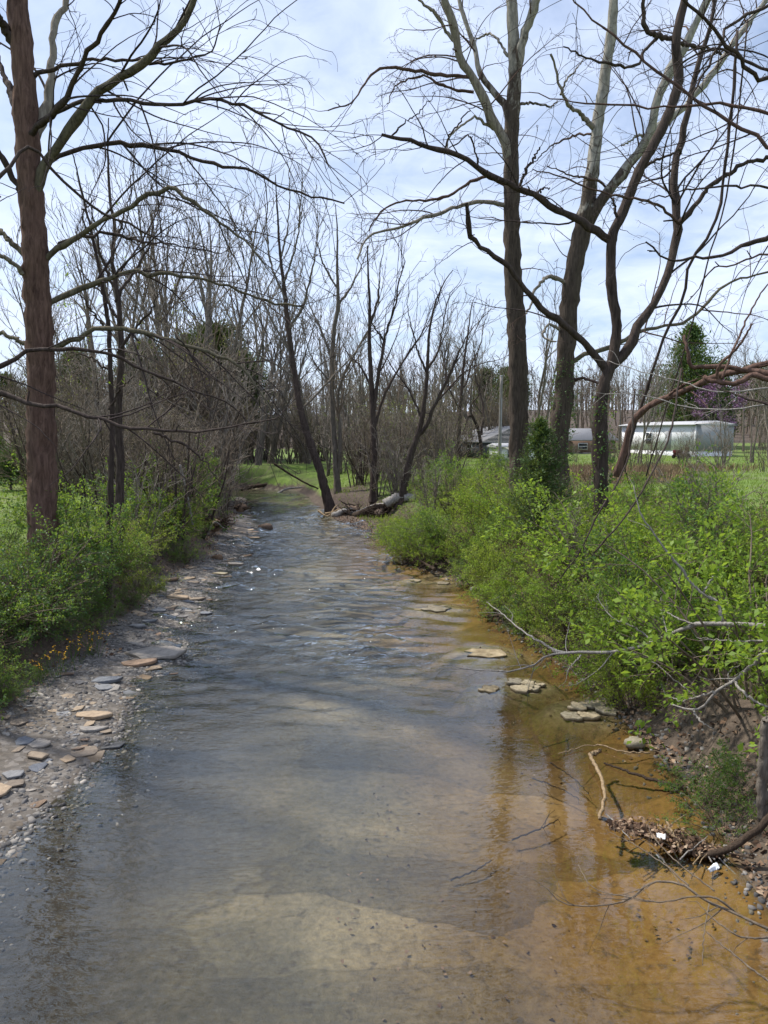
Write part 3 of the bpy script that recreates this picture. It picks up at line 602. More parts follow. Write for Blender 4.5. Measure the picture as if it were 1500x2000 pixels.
photo_tree('plane_tree', 'leaning plane tree that forks into two white upper stems, middle of the right bank trunks', 'tree', (1090, 960), 24.0,
  ([(1088, 960), (1093, 860), (1100, 780), (1105, 700), (1110, 620), (1115, 560), (1125, 500), (1135, 450), (1146, 400), (1152, 350), (1158, 310), (1165, 250), (1175, 180), (1185, 110), (1193, 50), (1196, -20), (1200, -160), (1204, -300)], [25, 20, 19, 19, 18.5, 18, 17.5, 17, 17, 13, 11, 10.5, 9.5, 9, 8.5, 8, 5, 2]),
  [([(1146, 440), (1165, 408), (1190, 370), (1225, 325), (1255, 285), (1272, 262), (1280, 215), (1300, 160), (1330, 110), (1360, 50), (1385, 0), (1420, -90), (1440, -190)], -1.5, [16, 14, 13, 12, 11, 9, 8, 7, 3], 3, None),
   ([(1262, 278), (1285, 250), (1310, 230), (1345, 200), (1400, 130), (1450, 60), (1482, 20), (1520, -40), (1560, -120)], 1.0, 10, 4, None),
   ([(1164, 255), (1135, 225), (1110, 205), (1095, 180), (1085, 130), (1075, 105)], -1.2, 6, 2, 'bark_pale'),
   ([(1095, 185), (1105, 160), (1120, 140), (1140, 115)], 0.4, 3, 1.2, 'bark_pale'),
   ([(1112, 562), (1100, 550), (1075, 540), (1060, 548), (1038, 570), (1040, 585), (1028, 612)], -1.0, [6, 5, 4.5, 4, 3, 2], 2, 'bark_pale'),
   ([(1106, 655), (1090, 645), (1070, 635), (1063, 650), (1066, 662), (1086, 668)], -0.7, 4, 2, 'bark_pale'),
   ([(1112, 712), (1140, 692), (1165, 685), (1210, 670), (1240, 650), (1290, 635), (1340, 625), (1370, 600), (1410, 560), (1440, 545), (1510, 530)], 2.0, 6.5, 2.5, 'bark_left_limb'),
   ([(1108, 745), (1140, 740), (1170, 748), (1190, 765)], -0.8, 4.5, 2, 'twig_red'), ([(1155, 262), (1120, 262), (1075, 280), (1040, 320)], 1.8, 3, 1, 'twig_red'),
   ([(1190, 370), (1160, 350), (1120, 345), (1070, 325)], -2.2, 3.5, 1, 'twig_red'), ([(1255, 285), (1258, 265), (1245, 264), (1215, 285)], -0.6, 4, 1.6, None)],
  ('bark_plane_fork', 'bark_plane_fork', 'twig_red'), 22, {'levels': LV_PLANE, 'trunk': 1.4}, seeds=160)
photo_tree('forked_tree', 'dark low-forking tree with a long bare limb reaching left over the creek', 'tree', (1178, 985), 18.0,
  ([(1178, 985), (1175, 900), (1172, 820), (1180, 750), (1196, 705), (1204, 640), (1195, 570), (1192, 500), (1195, 460), (1212, 418), (1240, 342), (1268, 290), (1298, 230), (1322, 160), (1318, 82), (1335, -10), (1345, -120)], [20, 15, 14, 16, 14, 11, 10, 9.5, 9.5, 9.5, 9, 9, 9, 9, 8, 5, 2]),
  [([(1196, 712), (1220, 690), (1245, 640), (1275, 600), (1300, 550), (1315, 500), (1326, 440), (1320, 390), (1320, 340), (1332, 290), (1345, 220), (1365, 120), (1385, 60), (1400, -40)], 1.2, [13, 11, 10, 10, 9, 8, 7.5, 7, 5, 3], 3, None),
   ([(1326, 437), (1360, 400), (1390, 370), (1430, 340), (1470, 315), (1540, 300)], -0.8, 6.5, 4, None),
   ([(1326, 437), (1290, 405), (1230, 388), (1160, 375), (1090, 345), (1040, 330)], -1.2, 3.5, 1.2, 'twig_red'),
   ([(1186, 725), (1160, 690), (1130, 660), (1090, 630), (1050, 605), (1015, 570), (990, 535), (960, 505), (930, 480), (916, 466), (915, 440), (912, 398)], -2.0, [11, 9, 8, 7, 6.5, 6, 5.5, 5, 3.5], 3, None),
   ([(1194, 470), (1160, 450), (1120, 425), (1075, 405), (1050, 385), (1010, 370), (985, 355), (945, 338), (925, 322), (880, 300), (830, 288), (790, 272), (745, 267)], -1.6, [9, 8, 7.5, 7, 6.5, 5.5, 4.5, 3], 2.5, None),
   ([(1012, 371), (1022, 345), (1035, 318), (1054, 290)], -0.3, 4, 2, None), ([(935, 330), (928, 300), (915, 265), (880, 285), (872, 300)], -0.5, 2.5, 1, None),
   ([(868, 296), (880, 265), (920, 215), (950, 200)], -0.5, 2.5, 0.8, None), ([(762, 268), (790, 245), (830, 225), (850, 180)], -0.6, 2.2, 0.8, None), ([(1045, 383), (1060, 370), (1075, 368)], 0.2, 3, 1.5, None),
   ([(1320, 80), (1290, 72), (1270, 65), (1262, 30), (1255, -20)], -0.5, 6, 4, None), ([(1320, 85), (1350, 85), (1380, 92), (1410, 105)], 0.5, 5, 3, None), ([(1285, 72), (1260, 100), (1235, 130), (1160, 120), (1100, 90)], -1.0, 4.5, 1.5, None),
   ([(1242, 338), (1270, 320), (1325, 290), (1328, 300)], 0.6, 4, 3, None), ([(1208, 428), (1198, 410), (1196, 385)], -0.2, 3.5, 2, None)],
  ('bark_dark', 'bark_dark', 'twig_dark'), 23, {'levels': LV_PLANE, 'trunk': 1.2})

# boughs of a tree outside the view on the right
photo_tree('overhanging_tree', 'tangle of dark boughs and hanging twigs entering high from the right edge', 'tree', (1760, 1150), 11.5,
  ([(1760, 1150), (1755, 900), (1745, 650), (1735, 400), (1720, 150), (1710, -100), (1700, -350)], [24, 20, 18, 15, 12, 8, 3]),
  [([(1745, 480), (1600, 440), (1510, 458), (1480, 470), (1440, 482), (1390, 498), (1355, 500), (1325, 506), (1290, 495), (1265, 470)], -0.5, 9, 1.8, None),
   ([(1738, 420), (1600, 320), (1500, 278), (1450, 250), (1370, 200), (1310, 155), (1250, 110), (1200, 70), (1150, 30), (1110, -20)], 1.5, 7, 1.8, 'twig_red'),
   ([(1730, 300), (1600, 240), (1500, 215), (1420, 200), (1340, 198), (1240, 200), (1120, 195), (1030, 180)], 2.0, 6, 1.2, 'twig_red'),
   ([(1720, 150), (1600, 110), (1500, 150), (1440, 110), (1400, 60), (1360, 20), (1300, -30)], -1, 7, 3, None),
   ([(1715, 60), (1560, 20), (1440, 40), (1380, 130), (1350, 200)], -0.5, 6, 2, None),
   ([(1725, 250), (1600, 210), (1500, 130), (1420, 95), (1370, 98), (1330, 120)], 0.6, 6, 2, None),
   ([(1742, 560), (1600, 520), (1500, 500), (1440, 520), (1390, 530), (1345, 590)], 1.2, 5, 1.2, 'twig_red'),
   ([(1736, 420), (1600, 400), (1500, 362), (1420, 362), (1330, 375), (1250, 395)], -1.0, 4.5, 1.2, None)],
  ('bark_brown', 'bark_dark', 'twig_dark'), 24, {'levels': [(1.5, 12, 0.4, 0.5, 2.2, 50, 0.09, (0, 0, -0.045), 0.5, 0.006, 4), (1.7, 7, 0.4, 0.2, 0.9, 42, 0.12, (0, 0, -0.02), 0.6, 0.0035, 3), (2.2, 4, 0.4, 0.1, 0.35, 42, 0.16, (0, 0, 0), 0.6, 0.0025, 3)]}, upper=(4, 2.5, 5, 0.7))

# mid-distance trees round the bend
LV_UP = [(1.3, 11, 0.5, 0.9, 3.8, 30, 0.05, (0, 0, 0.06), 0.5, 0.017, 4), (2.0, 7, 0.45, 0.5, 2.0, 32, 0.08, (0, 0, 0.05), 0.6, 0.012, 3), (2.2, 4, 0.45, 0.3, 0.9, 35, 0.12, (0, 0, 0.04), 0.6, 0.009, 3)]
photo_tree('leaning_tree', 'bare tree leaning left over the creek from the driftwood heap', 'tree', (648, 1000), 39.0,
  ([(650, 1000), (626, 920), (602, 850), (586, 790), (576, 720), (568, 660), (560, 600), (554, 540), (548, 480), (544, 410), (540, 340)], [15, 12, 11, 9.5, 8.5, 8, 7, 5, 3.5, 2.5, 1]),
  [([(572, 700), (545, 650), (520, 600), (500, 520), (490, 440)], 1, 4, 1, None), ([(565, 640), (595, 590), (612, 520), (622, 430)], -1, 4.5, 1, None), ([(558, 585), (530, 520), (522, 450), (515, 380)], 1, 4, 1, None),
   ([(555, 550), (575, 490), (585, 420), (590, 350)], -1.5, 3.5, 1, None), ([(590, 800), (640, 745), (690, 690), (725, 640)], 1.5, 4, 1, None), ([(578, 740), (545, 715), (500, 690), (455, 640)], -1, 3, 1, None), ([(550, 500), (560, 440), (562, 380), (565, 330)], 0.6, 3, 1, None)],
  ('bark_dark', 'bark_grey', 'twig_brown'), 31, {'levels': LV_UP})
photo_tree('twin_stem_tree', 'bare twin-stemmed tree just behind the leaning one', 'tree', (660, 965), 43.0,
  ([(656, 965), (652, 870), (648, 780), (648, 700), (652, 640), (658, 590), (656, 520), (655, 450), (652, 400)], [9, 8, 7.5, 7, 6.5, 6, 4, 2.5, 1]),
  [([(658, 940), (665, 870), (662, 780), (672, 735), (700, 680), (722, 640), (740, 590)], -1.2, 7, 1.5, None), ([(650, 700), (625, 640), (605, 590), (590, 530)], 1.5, 4.5, 1, None), ([(657, 600), (685, 560), (705, 520), (720, 480)], 1, 4, 1, None), ([(656, 560), (630, 510), (618, 470)], -1, 3.5, 1, None), ([(648, 750), (612, 700), (590, 640)], -1, 3, 1, None)],
  ('bark_grey', 'bark_grey', 'twig_brown'), 32, {'levels': LV_UP})
photo_tree('many_stem_tree', 'dark bare tree with three upright stems right of the driftwood heap', 'tree', (730, 965), 40.0,
  ([(729, 965), (730, 870), (726, 780), (723, 700), (722, 600), (718, 540), (716, 480)], [11, 10, 8, 6.5, 5, 3.5, 1.5]),
  [([(729, 810), (738, 740), (748, 680), (756, 640), (770, 600), (776, 560), (792, 510)], -1.2, 7, 1.5, None), ([(730, 840), (750, 775), (790, 705), (820, 660), (845, 615)], 1.5, 6, 1.2, None), ([(726, 760), (705, 715), (680, 690), (660, 650)], 1, 4, 1, None), ([(722, 640), (735, 590), (742, 530), (750, 480)], 1, 4, 1, None), ([(750, 665), (735, 640), (720, 610)], -0.8, 3.5, 1, None)],
  ('bark_dark', 'bark_dark', 'twig_dark'), 33, {'levels': LV_UP})
photo_tree('leaning_tree', 'dark bare tree leaning right with wide crooked limbs behind the white-edged log', 'tree', (780, 975), 36.0,
  ([(780, 975), (800, 900), (815, 850), (825, 810), (831, 760), (835, 700), (840, 640), (850, 590), (868, 552), (886, 528)], [11, 10, 9, 7.5, 6, 5, 4, 3, 2, 1]),
  [([(818, 850), (832, 835), (850, 790), (880, 730), (900, 680), (927, 635)], -1.0, 7, 1.2, None), ([(822, 815), (800, 762), (770, 720), (745, 680)], 1, 4.5, 1, None), ([(850, 790), (870, 765), (900, 732), (930, 712), (965, 704)], 1, 4, 1, None), ([(834, 730), (812, 680), (800, 630), (795, 590)], -1, 4, 1, None), ([(836, 720), (858, 680), (868, 620), (880, 570)], 1, 4, 1, None)],
  ('bark_dark', 'bark_dark', 'twig_dark'), 34, {'levels': LV_UP})
photo_tree('slender_tree', 'slim bare upright tree standing between the creek trees and the utility pole', 'tree', (895, 940), 44.0,
  ([(895, 940), (897, 850), (901, 760), (906, 700), (915, 640), (922, 590)], [7, 6, 5, 4, 2.5, 1]), [([(900, 770), (920, 720), (938, 670), (945, 630)], 0.8, 3.5, 1, None), ([(898, 800), (880, 760), (868, 710)], -0.8, 3, 1, None)],
  ('bark_dark', 'bark_dark', 'twig_brown'), 35, {'levels': LV_UP})
photo_tree('crooked_tree', 'small crooked dark tree bending in front of the grey-roofed house', 'tree', (944, 915), 48.0,
  ([(944, 915), (940, 860), (930, 825), (920, 812), (912, 830), (905, 850)], [6, 5.5, 5, 4, 3, 1.5]), [([(940, 850), (944, 810), (940, 770), (930, 730), (926, 690)], 0.6, 4.5, 1, None), ([(935, 835), (920, 800), (935, 775), (955, 745)], -0.6, 3, 1, None)],
  ('bark_dark', 'bark_dark', 'twig_dark'), 36, {'levels': LV_UP})

# ------------------------------------------------------------------ trees further back: a few kinds, each copied
def wild_tree(seed, H, mats, stems=1, spread=8, first=0.3, nl=9, ang=32, lv=None, rb=0.16, leafy=None, limb_f=0.42):
    rng = np.random.default_rng(seed); root = thing('bare_tree', 'x', 'tree')
    SP, SR = [], []
    for s in range(stems):
        a = rng.uniform(0, 6.28); lean = R(rng.uniform(2, spread)); d = np.array([math.cos(a) * math.sin(lean), math.sin(a) * math.sin(lean), math.cos(lean)])
        P = np.zeros((22, 3)); P[0] = (rng.normal() * 0.12 * (stems > 1), rng.normal() * 0.12 * (stems > 1), -0.25); hh = H * rng.uniform(0.8, 1.0)
        for q in range(1, 22):
            d = norm(d + rng.normal(size=3) * 0.035 + np.array([0, 0, 0.015])); P[q] = P[q - 1] + d * hh / 21
        r = rb * rng.uniform(0.75, 1.1) * (1 - np.linspace(0, 1, 22)) ** 0.8 + 0.012
        g = Geo(); g.tubes(P[None], r[None], 8, rng); obj('trunk', g.mesh('trunk', mats[0], True), root); SP.append(P); SR.append(r)
    SP, SR = np.array(SP), np.array(SR)
    l0 = grow(rng, SP, SR, 0, 13, limb_f, 0.8, H * 0.5, ang, 0.05, (0, 0, 0.05), first, 0.6, 0.016, count=nl)
    g = Geo(); g.tubes(*l0, 5); cur = l0
    for (dens, nn, frac, lmin, lmax, an, wan, trop, rs, rmin, k) in lv or LV_FAR:
        cur = grow(rng, *cur, dens, nn, frac, lmin, lmax, an, wan, trop, 0.15, rs, rmin); g.tubes(*cur, k)
    obj('crown', g.mesh('crown', mats[1], True), root)
    if leafy:
        pp = cur[0].reshape(-1, 3)
        if len(leafy) > 3: pp = np.repeat(pp, leafy[3], 0) + rng.normal(size=(len(pp) * leafy[3], 3)) * 0.22
        ok = rng.uniform(size=len(pp)) < leafy[1]
        g = Geo(); g.leaves(rng, pp[ok], rng.normal(size=(ok.sum(), 3)), leafy[2], 0.6, 0.3, 0.5); obj('foliage', g.mesh('foliage', leafy[0]), root)
    return root
LV_FAR = [(1.2, 8, 0.5, 0.8, 3.2, 30, 0.06, (0, 0, 0.06), 0.55, 0.018, 4), (1.7, 5, 0.45, 0.4, 1.6, 34, 0.1, (0, 0, 0.04), 0.6, 0.013, 3), (1.2, 3, 0.45, 0.3, 0.9, 38, 0.12, (0, 0, 0.03), 0.6, 0.011, 3)]
LV_BRUSH = [(2.2, 7, 0.5, 0.4, 1.5, 42, 0.10, (0, 0, 0.02), 0.55, 0.010, 4), (3.2, 5, 0.5, 0.2, 0.8, 42, 0.14, (0, 0, 0.01), 0.6, 0.007, 3)]
kinds = [wild_tree(101, 15, ('bark_grey', 'twig_brown'), 1, 5, 0.28, 12, 30, None, 0.14),  # far trunks take lighter bark, distance haze put into the colour
         wild_tree(102, 13, ('bark_grey', 'twig_grey'), 2, 9, 0.25, 8, 28, None, 0.15),
         wild_tree(103, 16, ('bark_grey', 'twig_brown'), 1, 4, 0.4, 14, 34, None, 0.15),
         wild_tree(104, 10, ('bark_grey', 'twig_grey'), 3, 14, 0.25, 7, 30, None, 0.09),
         wild_tree(105, 8, ('bark_grey', 'twig_grey'), 2, 12, 0.2, 9, 36, None, 0.09, ('bud', 0.3, 0.07))]
brush = [wild_tree(111, 4.2, ('bark_grey', 'twig_grey'), 5, 30, 0.12, 8, 40, LV_BRUSH, 0.035),
         wild_tree(112, 3.6, ('bark_dark', 'twig_brown'), 6, 34, 0.1, 8, 44, LV_BRUSH, 0.03),
         wild_tree(113, 4.6, ('bark_grey', 'twig_brown'), 4, 26, 0.12, 9, 40, LV_BRUSH, 0.035, ('bud', 0.4, 0.045)),
         wild_tree(114, 3.2, ('bark_grey', 'twig_grey'), 6, 36, 0.1, 7, 44, LV_BRUSH, 0.03, ('leaf_spring', 0.5, 0.05))]
for o in brush: o.name = 'bare_shrub'; o['category'] = 'shrub'
used = set()
def put(proto, x, y, rz, sc, label, group, sink=0.0):
    loc = (x, y, gz(x, y) - sink)
    if proto.name not in used:
        used.add(proto.name); proto.location = loc; proto.rotation_euler = (0, 0, rz); proto.scale = (sc,) * 3 if not isinstance(sc, tuple) else sc
        proto['label'] = label; proto['group'] = group; return proto
    return dup(proto, loc, rz, sc, label, group)
rg = random.Random(7)
LOOK = ('bare grey twiggy', 'bare brown twiggy', 'budding brown twiggy', 'grey new-leaved twiggy')
def put_brush(k, x, y, sc, where, group):
    near = 'nearer' if y < 42 else ('farther' if y < 66 else 'distant')
    return put(brush[k], x, y, rg.uniform(0, 6.28), sc, '%s %s shrub %s' % (near, LOOK[k], where), '%s, %s %s' % (group, near, LOOK[k]), 0.1)
def U(u, Y): return (u - 750) / FPX * Y * 1.0
ORD = 'first second third fourth fifth sixth seventh eighth ninth tenth eleventh twelfth thirteenth fourteenth fifteenth sixteenth seventeenth eighteenth nineteenth twentieth twenty-first twenty-second twenty-third twenty-fourth twenty-fifth twenty-sixth twenty-seventh twenty-eighth twenty-ninth thirtieth'.split()
# left wood: (u, distance, top v, kind)
for i, (u, Y, top, k) in enumerate(sorted([(5, 60, 560, 1), (40, 52, 500, 0), (195, 64, 450, 1), (225, 70, 430, 2), (275, 57, 540, 3), (320, 75, 400, 0), (350, 72, 410, 1), (385, 57, 470, 3), (415, 66, 395, 2), (445, 58, 520, 3), (490, 72, 520, 1), (530, 62, 560, 3), (120, 66, 520, 2), (175, 58, 470, 0), (250, 62, 500, 1), (290, 70, 430, 2), (335, 60, 385, 0), (362, 66, 378, 2), (400, 60, 370, 1), (432, 72, 420, 0), (470, 66, 470, 2), (505, 60, 500, 3), (145, 50, 560, 3), (60, 75, 600, 2), (310, 55, 520, 3)])):
    h = (850 - top) / FPX * Y + CAM_H - 1.7; x = U(u, Y)
    put(kinds[k], x, Y, rg.uniform(0, 6.28), h / (15, 13, 16, 10, 8)[k] * 1.04, '%s tall bare tree from the left in the crowded wood behind the left bank' % ORD[i], 'bare trees of the left wood')
for i, (u, Y, top, k) in enumerate(sorted([(520, 72, 610, 3), (600, 64, 560, 1), (690, 60, 600, 3), (770, 66, 640, 0), (850, 62, 640, 4), (870, 74, 640, 1), (925, 78, 650, 3), (960, 78, 640, 0), (620, 82, 640, 2), (730, 85, 660, 2), (1045, 70, 600, 1), (1060, 85, 640, 0), (805, 90, 690, 4), (560, 90, 650, 0), (905, 95, 690, 2), (640, 70, 620, 4), (715, 72, 650, 4), (790, 78, 660, 3), (830, 84, 690, 4), (885, 80, 680, 4), (580, 76, 640, 4), (665, 92, 650, 1), (940, 88, 690, 4)])):
    h = (850 - top) / FPX * Y + CAM_H - 1.7
    put(kinds[k], U(u, Y), Y, rg.uniform(0, 6.28), h / (15, 13, 16, 10, 8)[k] * 1.04, '%s bare tree from the left in the row beyond the creek bend' % ORD[i], 'bare trees beyond the bend')
for i, (u, Y, top, k) in enumerate(sorted([(1210, 95, 690, 1), (1240, 88, 655, 3), (1265, 100, 680, 1), (1290, 92, 690, 0), (1420, 98, 690, 1), (1450, 90, 650, 2), (1480, 100, 670, 0), (1520, 92, 640, 1), (1180, 105, 700, 2), (1130, 100, 710, 3), (1390, 110, 690, 2), (1250, 62, 700, 4), (1410, 58, 735, 4), (1470, 64, 690, 4), (1500, 60, 680, 3)])):
    h = (850 - top) / FPX * Y + CAM_H - 3
    put(kinds[k], U(u, Y), Y, rg.uniform(0, 6.28), h / (15, 13, 16, 10, 8)[k] * 1.04, '%s bare tree from the left around the white trailer home' % ORD[i], 'bare trees by the trailer')
for q in range(120):
    Y = rg.uniform(98, 190); u = rg.uniform(-150, 1650); k = rg.choice([0, 1, 2, 2, 0, 4, 4])
    put(kinds[k], U(u, Y), Y, rg.uniform(0, 6.28), rg.uniform(0.4, 0.85) * (1.5 if k == 4 else 1), 'small bare tree in the far treeline along the horizon', 'far treeline')
# bare brush below the trees
for q in range(125):
    u = rg.uniform(70, 545); Y = rg.uniform(33, 62) if q > 22 else rg.uniform(24, 36)
    x = U(u, Y)
    if x > lx(Y) - 1.5: x = lx(Y) - rg.uniform(1.5, 4)
    put_brush(rg.choice([0, 0, 1, 1, 2]), x, Y, rg.uniform(0.75, 1.2) * (1.0 + 0.75 * (Y > 40)), 'in the thicket on the left bank', 'left bank thicket')
for q in range(105):
    u = rg.uniform(585, 1010); Y = rg.uniform(44, 82) if q % 4 else rg.uniform(36, 48); x = U(u, Y)
    if u > 885 and Y < 76: Y = rg.uniform(77, 95); x = U(u, Y)
    if x < rx(Y) + 2: x = rx(Y) + rg.uniform(2, 5)
    put_brush(rg.choice([0, 1, 2, 2, 3, 3]), x, Y, rg.uniform(0.7, 1.15) * (1.3 if Y > 55 else 1), 'in the brush past the driftwood heap', 'right bank brush')
for q in range(40):
    u = rg.uniform(420, 620); Y = rg.uniform(61, 80)
    put_brush(rg.choice([0, 1, 2]), U(u, Y), Y, rg.uniform(0.8, 1.4), 'in the brush across the far end of the creek', 'far end brush')
for q in range(46):
    u = rg.uniform(1020, 1540); Y = rg.uniform(46, 74) if q % 3 else rg.uniform(90, 104)
    put_brush(rg.choice([0, 1, 2]), U(u, Y), Y, rg.uniform(0.35, 0.75) * (1 if Y < 80 else 2), 'in the scrub around the trailer home', 'trailer scrub')
for q in range(20):
    Y = rg.uniform(9, 34); x = float(rx(Y)) + rg.uniform(1.2, 6.0); k = rg.choice([0, 1, 3])
    put(brush[k], x, Y, rg.uniform(0, 6.28), rg.uniform(0.3, 0.6), 'bare twiggy stems standing among the green shrubs of the right bank', 'bare stems on the right bank', 0.1)
for q, (u, Y, s) in enumerate([(350, 27, 0.9), (405, 29, 1.05), (430, 31, 0.9), (300, 24, 0.9), (270, 21, 0.7), (450, 34, 0.8)]):
    put(brush[q % 2], min(U(u, Y), lx(Y) - 1.3), Y, rg.uniform(0, 6.28), s, 'bare grey shrub leaning at the water edge of the left bank', 'bare shrubs at the left edge', 0.1)

# ------------------------------------------------------------------ evergreens, redbud, ivy
def conifer(name, label, loc, H, rad, seed, mat='leaf_cedar', sprays=420, bare=0.06, dome=False, leaf=0.10, per=26):
    rng = np.random.default_rng(seed); root = thing(name, label, 'tree', loc)
    P = np.stack([np.cumsum(rng.normal(size=16) * 0.01 * H / 5), np.cumsum(rng.normal(size=16) * 0.01 * H / 5), np.linspace(-0.2, H, 16)], -1)
    r = np.linspace(0.022 * H ** 0.8 + 0.03, 0.008, 16)
    g = Geo(); g.tubes(P[None], r[None], 8, rng); obj('trunk', g.mesh('trunk', 'bark_dark', True), root)
    z = H * (bare + (1 - bare) * rng.uniform(0, 1, sprays) ** (0.75 if dome else 1.1)); tt = (z / H - bare) / (1 - bare)
    prof = (np.sqrt(np.clip(1 - tt ** 2.2, 0, 1)) if dome else (1 - tt) ** 0.8 * (0.35 + 0.65 * ss(0, 0.18, tt))) * rad + 0.05
    a = rng.uniform(0, 6.28, sprays); lump = 0.75 + 0.5 * vnoise(a * 1.3, z * 1.5 / max(1, H / 6), seed)
    d = np.stack([np.cos(a), np.sin(a), rng.normal(0.35 if not dome else 0.45, 0.2, sprays)], -1); d = norm(d)
    ln = prof * lump * rng.uniform(0.6, 1.1, sprays)
    B = np.empty((sprays, 6, 3)); B[:, 0] = np.stack([np.interp(z, P[:, 2], P[:, 0]), np.interp(z, P[:, 2], P[:, 1]), z], -1)
    for q in range(1, 6): d = norm(d + rng.normal(size=d.shape) * 0.1 + [0, 0, 0.05]); B[:, q] = B[:, q - 1] + d * (ln / 5)[:, None]
    g = Geo(); g.tubes(B, np.maximum(0.006, ln * 0.006)[:, None] * np.linspace(1, 0.4, 6)[None], 3)
    obj('branches', g.mesh('branches', 'bark_dark', True), root)
    f = rng.uniform(0.25, 1.05, (sprays, per)); i = np.minimum((f * 5).astype(int), 4); w = np.minimum(f * 5 - i, 1.3)[..., None]; ar = np.arange(sprays)[:, None]
    pp = (B[ar, i] * (1 - w) + B[ar, i + 1] * w).reshape(-1, 3) + rng.normal(size=(sprays * per, 3)) * leaf * 0.7
    dd = np.repeat(norm(B[:, -1] - B[:, 0]), per, 0)
    g = Geo(); g.leaves(rng, pp, dd + [0, 0, 0.2], leaf, 0.32, 0.2, 0.65); obj('foliage', g.mesh('foliage', mat), root)
    return root
def place(u, Y): x = U(u, Y); return (x, Y, gz(x, Y))
conifer('cedar_tree', 'small dark green feathery cedar in front of the big right bank trunks', place(1058, 19.5), 3.5, 1.15, 301, 'leaf_cedar', 430, 0.14, leaf=0.085, per=30)
conifer('cedar_tree', 'tall blue-green cedar rising behind the white trailer home', place(1340, 102), 15.5, 8.0, 302, 'leaf_cedar', 640, 0.06, leaf=0.5, per=24)
conifer('cedar_tree', 'low dark cedar close beside the tall blue-green one', place(1400, 106), 11, 3.6, 303, 'leaf_cedar', 340, 0.06, leaf=0.5, per=24)
for q, (u, Y, H, rr, lab) in enumerate([(425, 70, 11.6, 5.0, 'broad rounded dark pine rising over the left thicket'), (372, 76, 11.2, 4.6, 'dark pine joined to the broad rounded one on its left'), (285, 74, 10.6, 3.4, 'smaller dark pine at the edge of the left wood'), (470, 74, 9.6, 3.4, 'low dark pine on the creek side of the broad pine'), (155, 80, 10.2, 3.4, 'dark pine seen close beside the large left trunk')]):
    conifer('pine_tree', lab, place(u, Y), H, rr, 310 + q, 'leaf_pine', 520, 0.1, True, 0.36, 40)
for q, (u, Y) in enumerate([(985, 150), (945, 155), (1005, 145), (1460, 150), (1500, 140), (20, 170)]):
    tag(conifer('pine_tree', 'dark pine in the far treeline on the horizon', place(u, Y), 11, 3.4, 330 + q, 'leaf_pine', 200, 0.1, True, 0.6, 24), None, None, 'far pines')
for q, (u, Y, H) in enumerate([(20, 36, 1.6), (-10, 42, 2.4), (45, 44, 2.0)]):
    tag(conifer('juniper_bush', 'bushy dark evergreen by the field at the left edge', place(u, Y), H, 1.2, 340 + q, 'leaf_cedar', 260, 0.02, True, 0.12, 30), None, 'shrub', 'left field evergreens')

# pink-purple redbud behind the trailer and a pale green tree coming into leaf
rb = wild_tree(120, 7.5, ('bark_dark', 'twig_dark'), 3, 30, 0.15, 9, 40, [(1.3, 7, 0.5, 0.7, 2.4, 38, 0.08, (0, 0, 0.02), 0.55, 0.014, 3), (1.8, 5, 0.5, 0.3, 1.2, 40, 0.1, (0, 0, 0.01), 0.6, 0.008, 3)], 0.10, ('blossom', 1.0, 0.20, 6))
rb.name = 'redbud_tree'; put(rb, U(1366, 90), 90, 0.4, (1.25, 1.0, 0.95), 'purple-pink flowering redbud behind the white trailer home', None); del rb['group']
pg = wild_tree(121, 7.0, ('bark_grey', 'twig_brown'), 2, 16, 0.2, 9, 38, LV_FAR[:2], 0.09, ('leaf_yellow', 0.8, 0.14))
pg.name = 'budding_tree'; put(pg, U(772, 72), 72, 1.0, 0.8, 'pale green budding tree behind the bare creekside trees', None); del pg['group']

def ivy(label, u0, u1, v0, v1, Y, rad, n, seed, size=0.06):
    rng = np.random.default_rng(seed); k = rng.uniform(0, 1, n) ** 1.4
    a = rng.uniform(0, 6.28, n); base = np.array([at(u0 + (u1 - u0) * q, v0 + (v1 - v0) * q, Y) for q in k])
    rr = rad * rng.uniform(1.0, 1.35, n); pos = base + np.stack([np.cos(a) * rr, np.sin(a) * rr, np.zeros(n)], -1)
    ok = vnoise(a * 2.0, k * 9, seed) > 0.5
    g = Geo(); g.leaves(rng, pos[ok], np.stack([np.cos(a), np.sin(a), -0.6 + 0 * a], -1)[ok], size, 0.8, 0.2, 0.5)
    off = at(u0, v0, Y); o = obj('ivy', g.mesh('ivy', 'leaf_deep', False, off), None, off); return tag(o, label, 'ivy')
ivy('ivy climbing the lower trunk of the leaning plane tree', 1093, 1108, 900, 700, 24, 0.29, 1500, 401)
ivy('ivy and honeysuckle clinging to the dark low-forking trunk', 1175, 1182, 960, 760, 18, 0.18, 1100, 402)

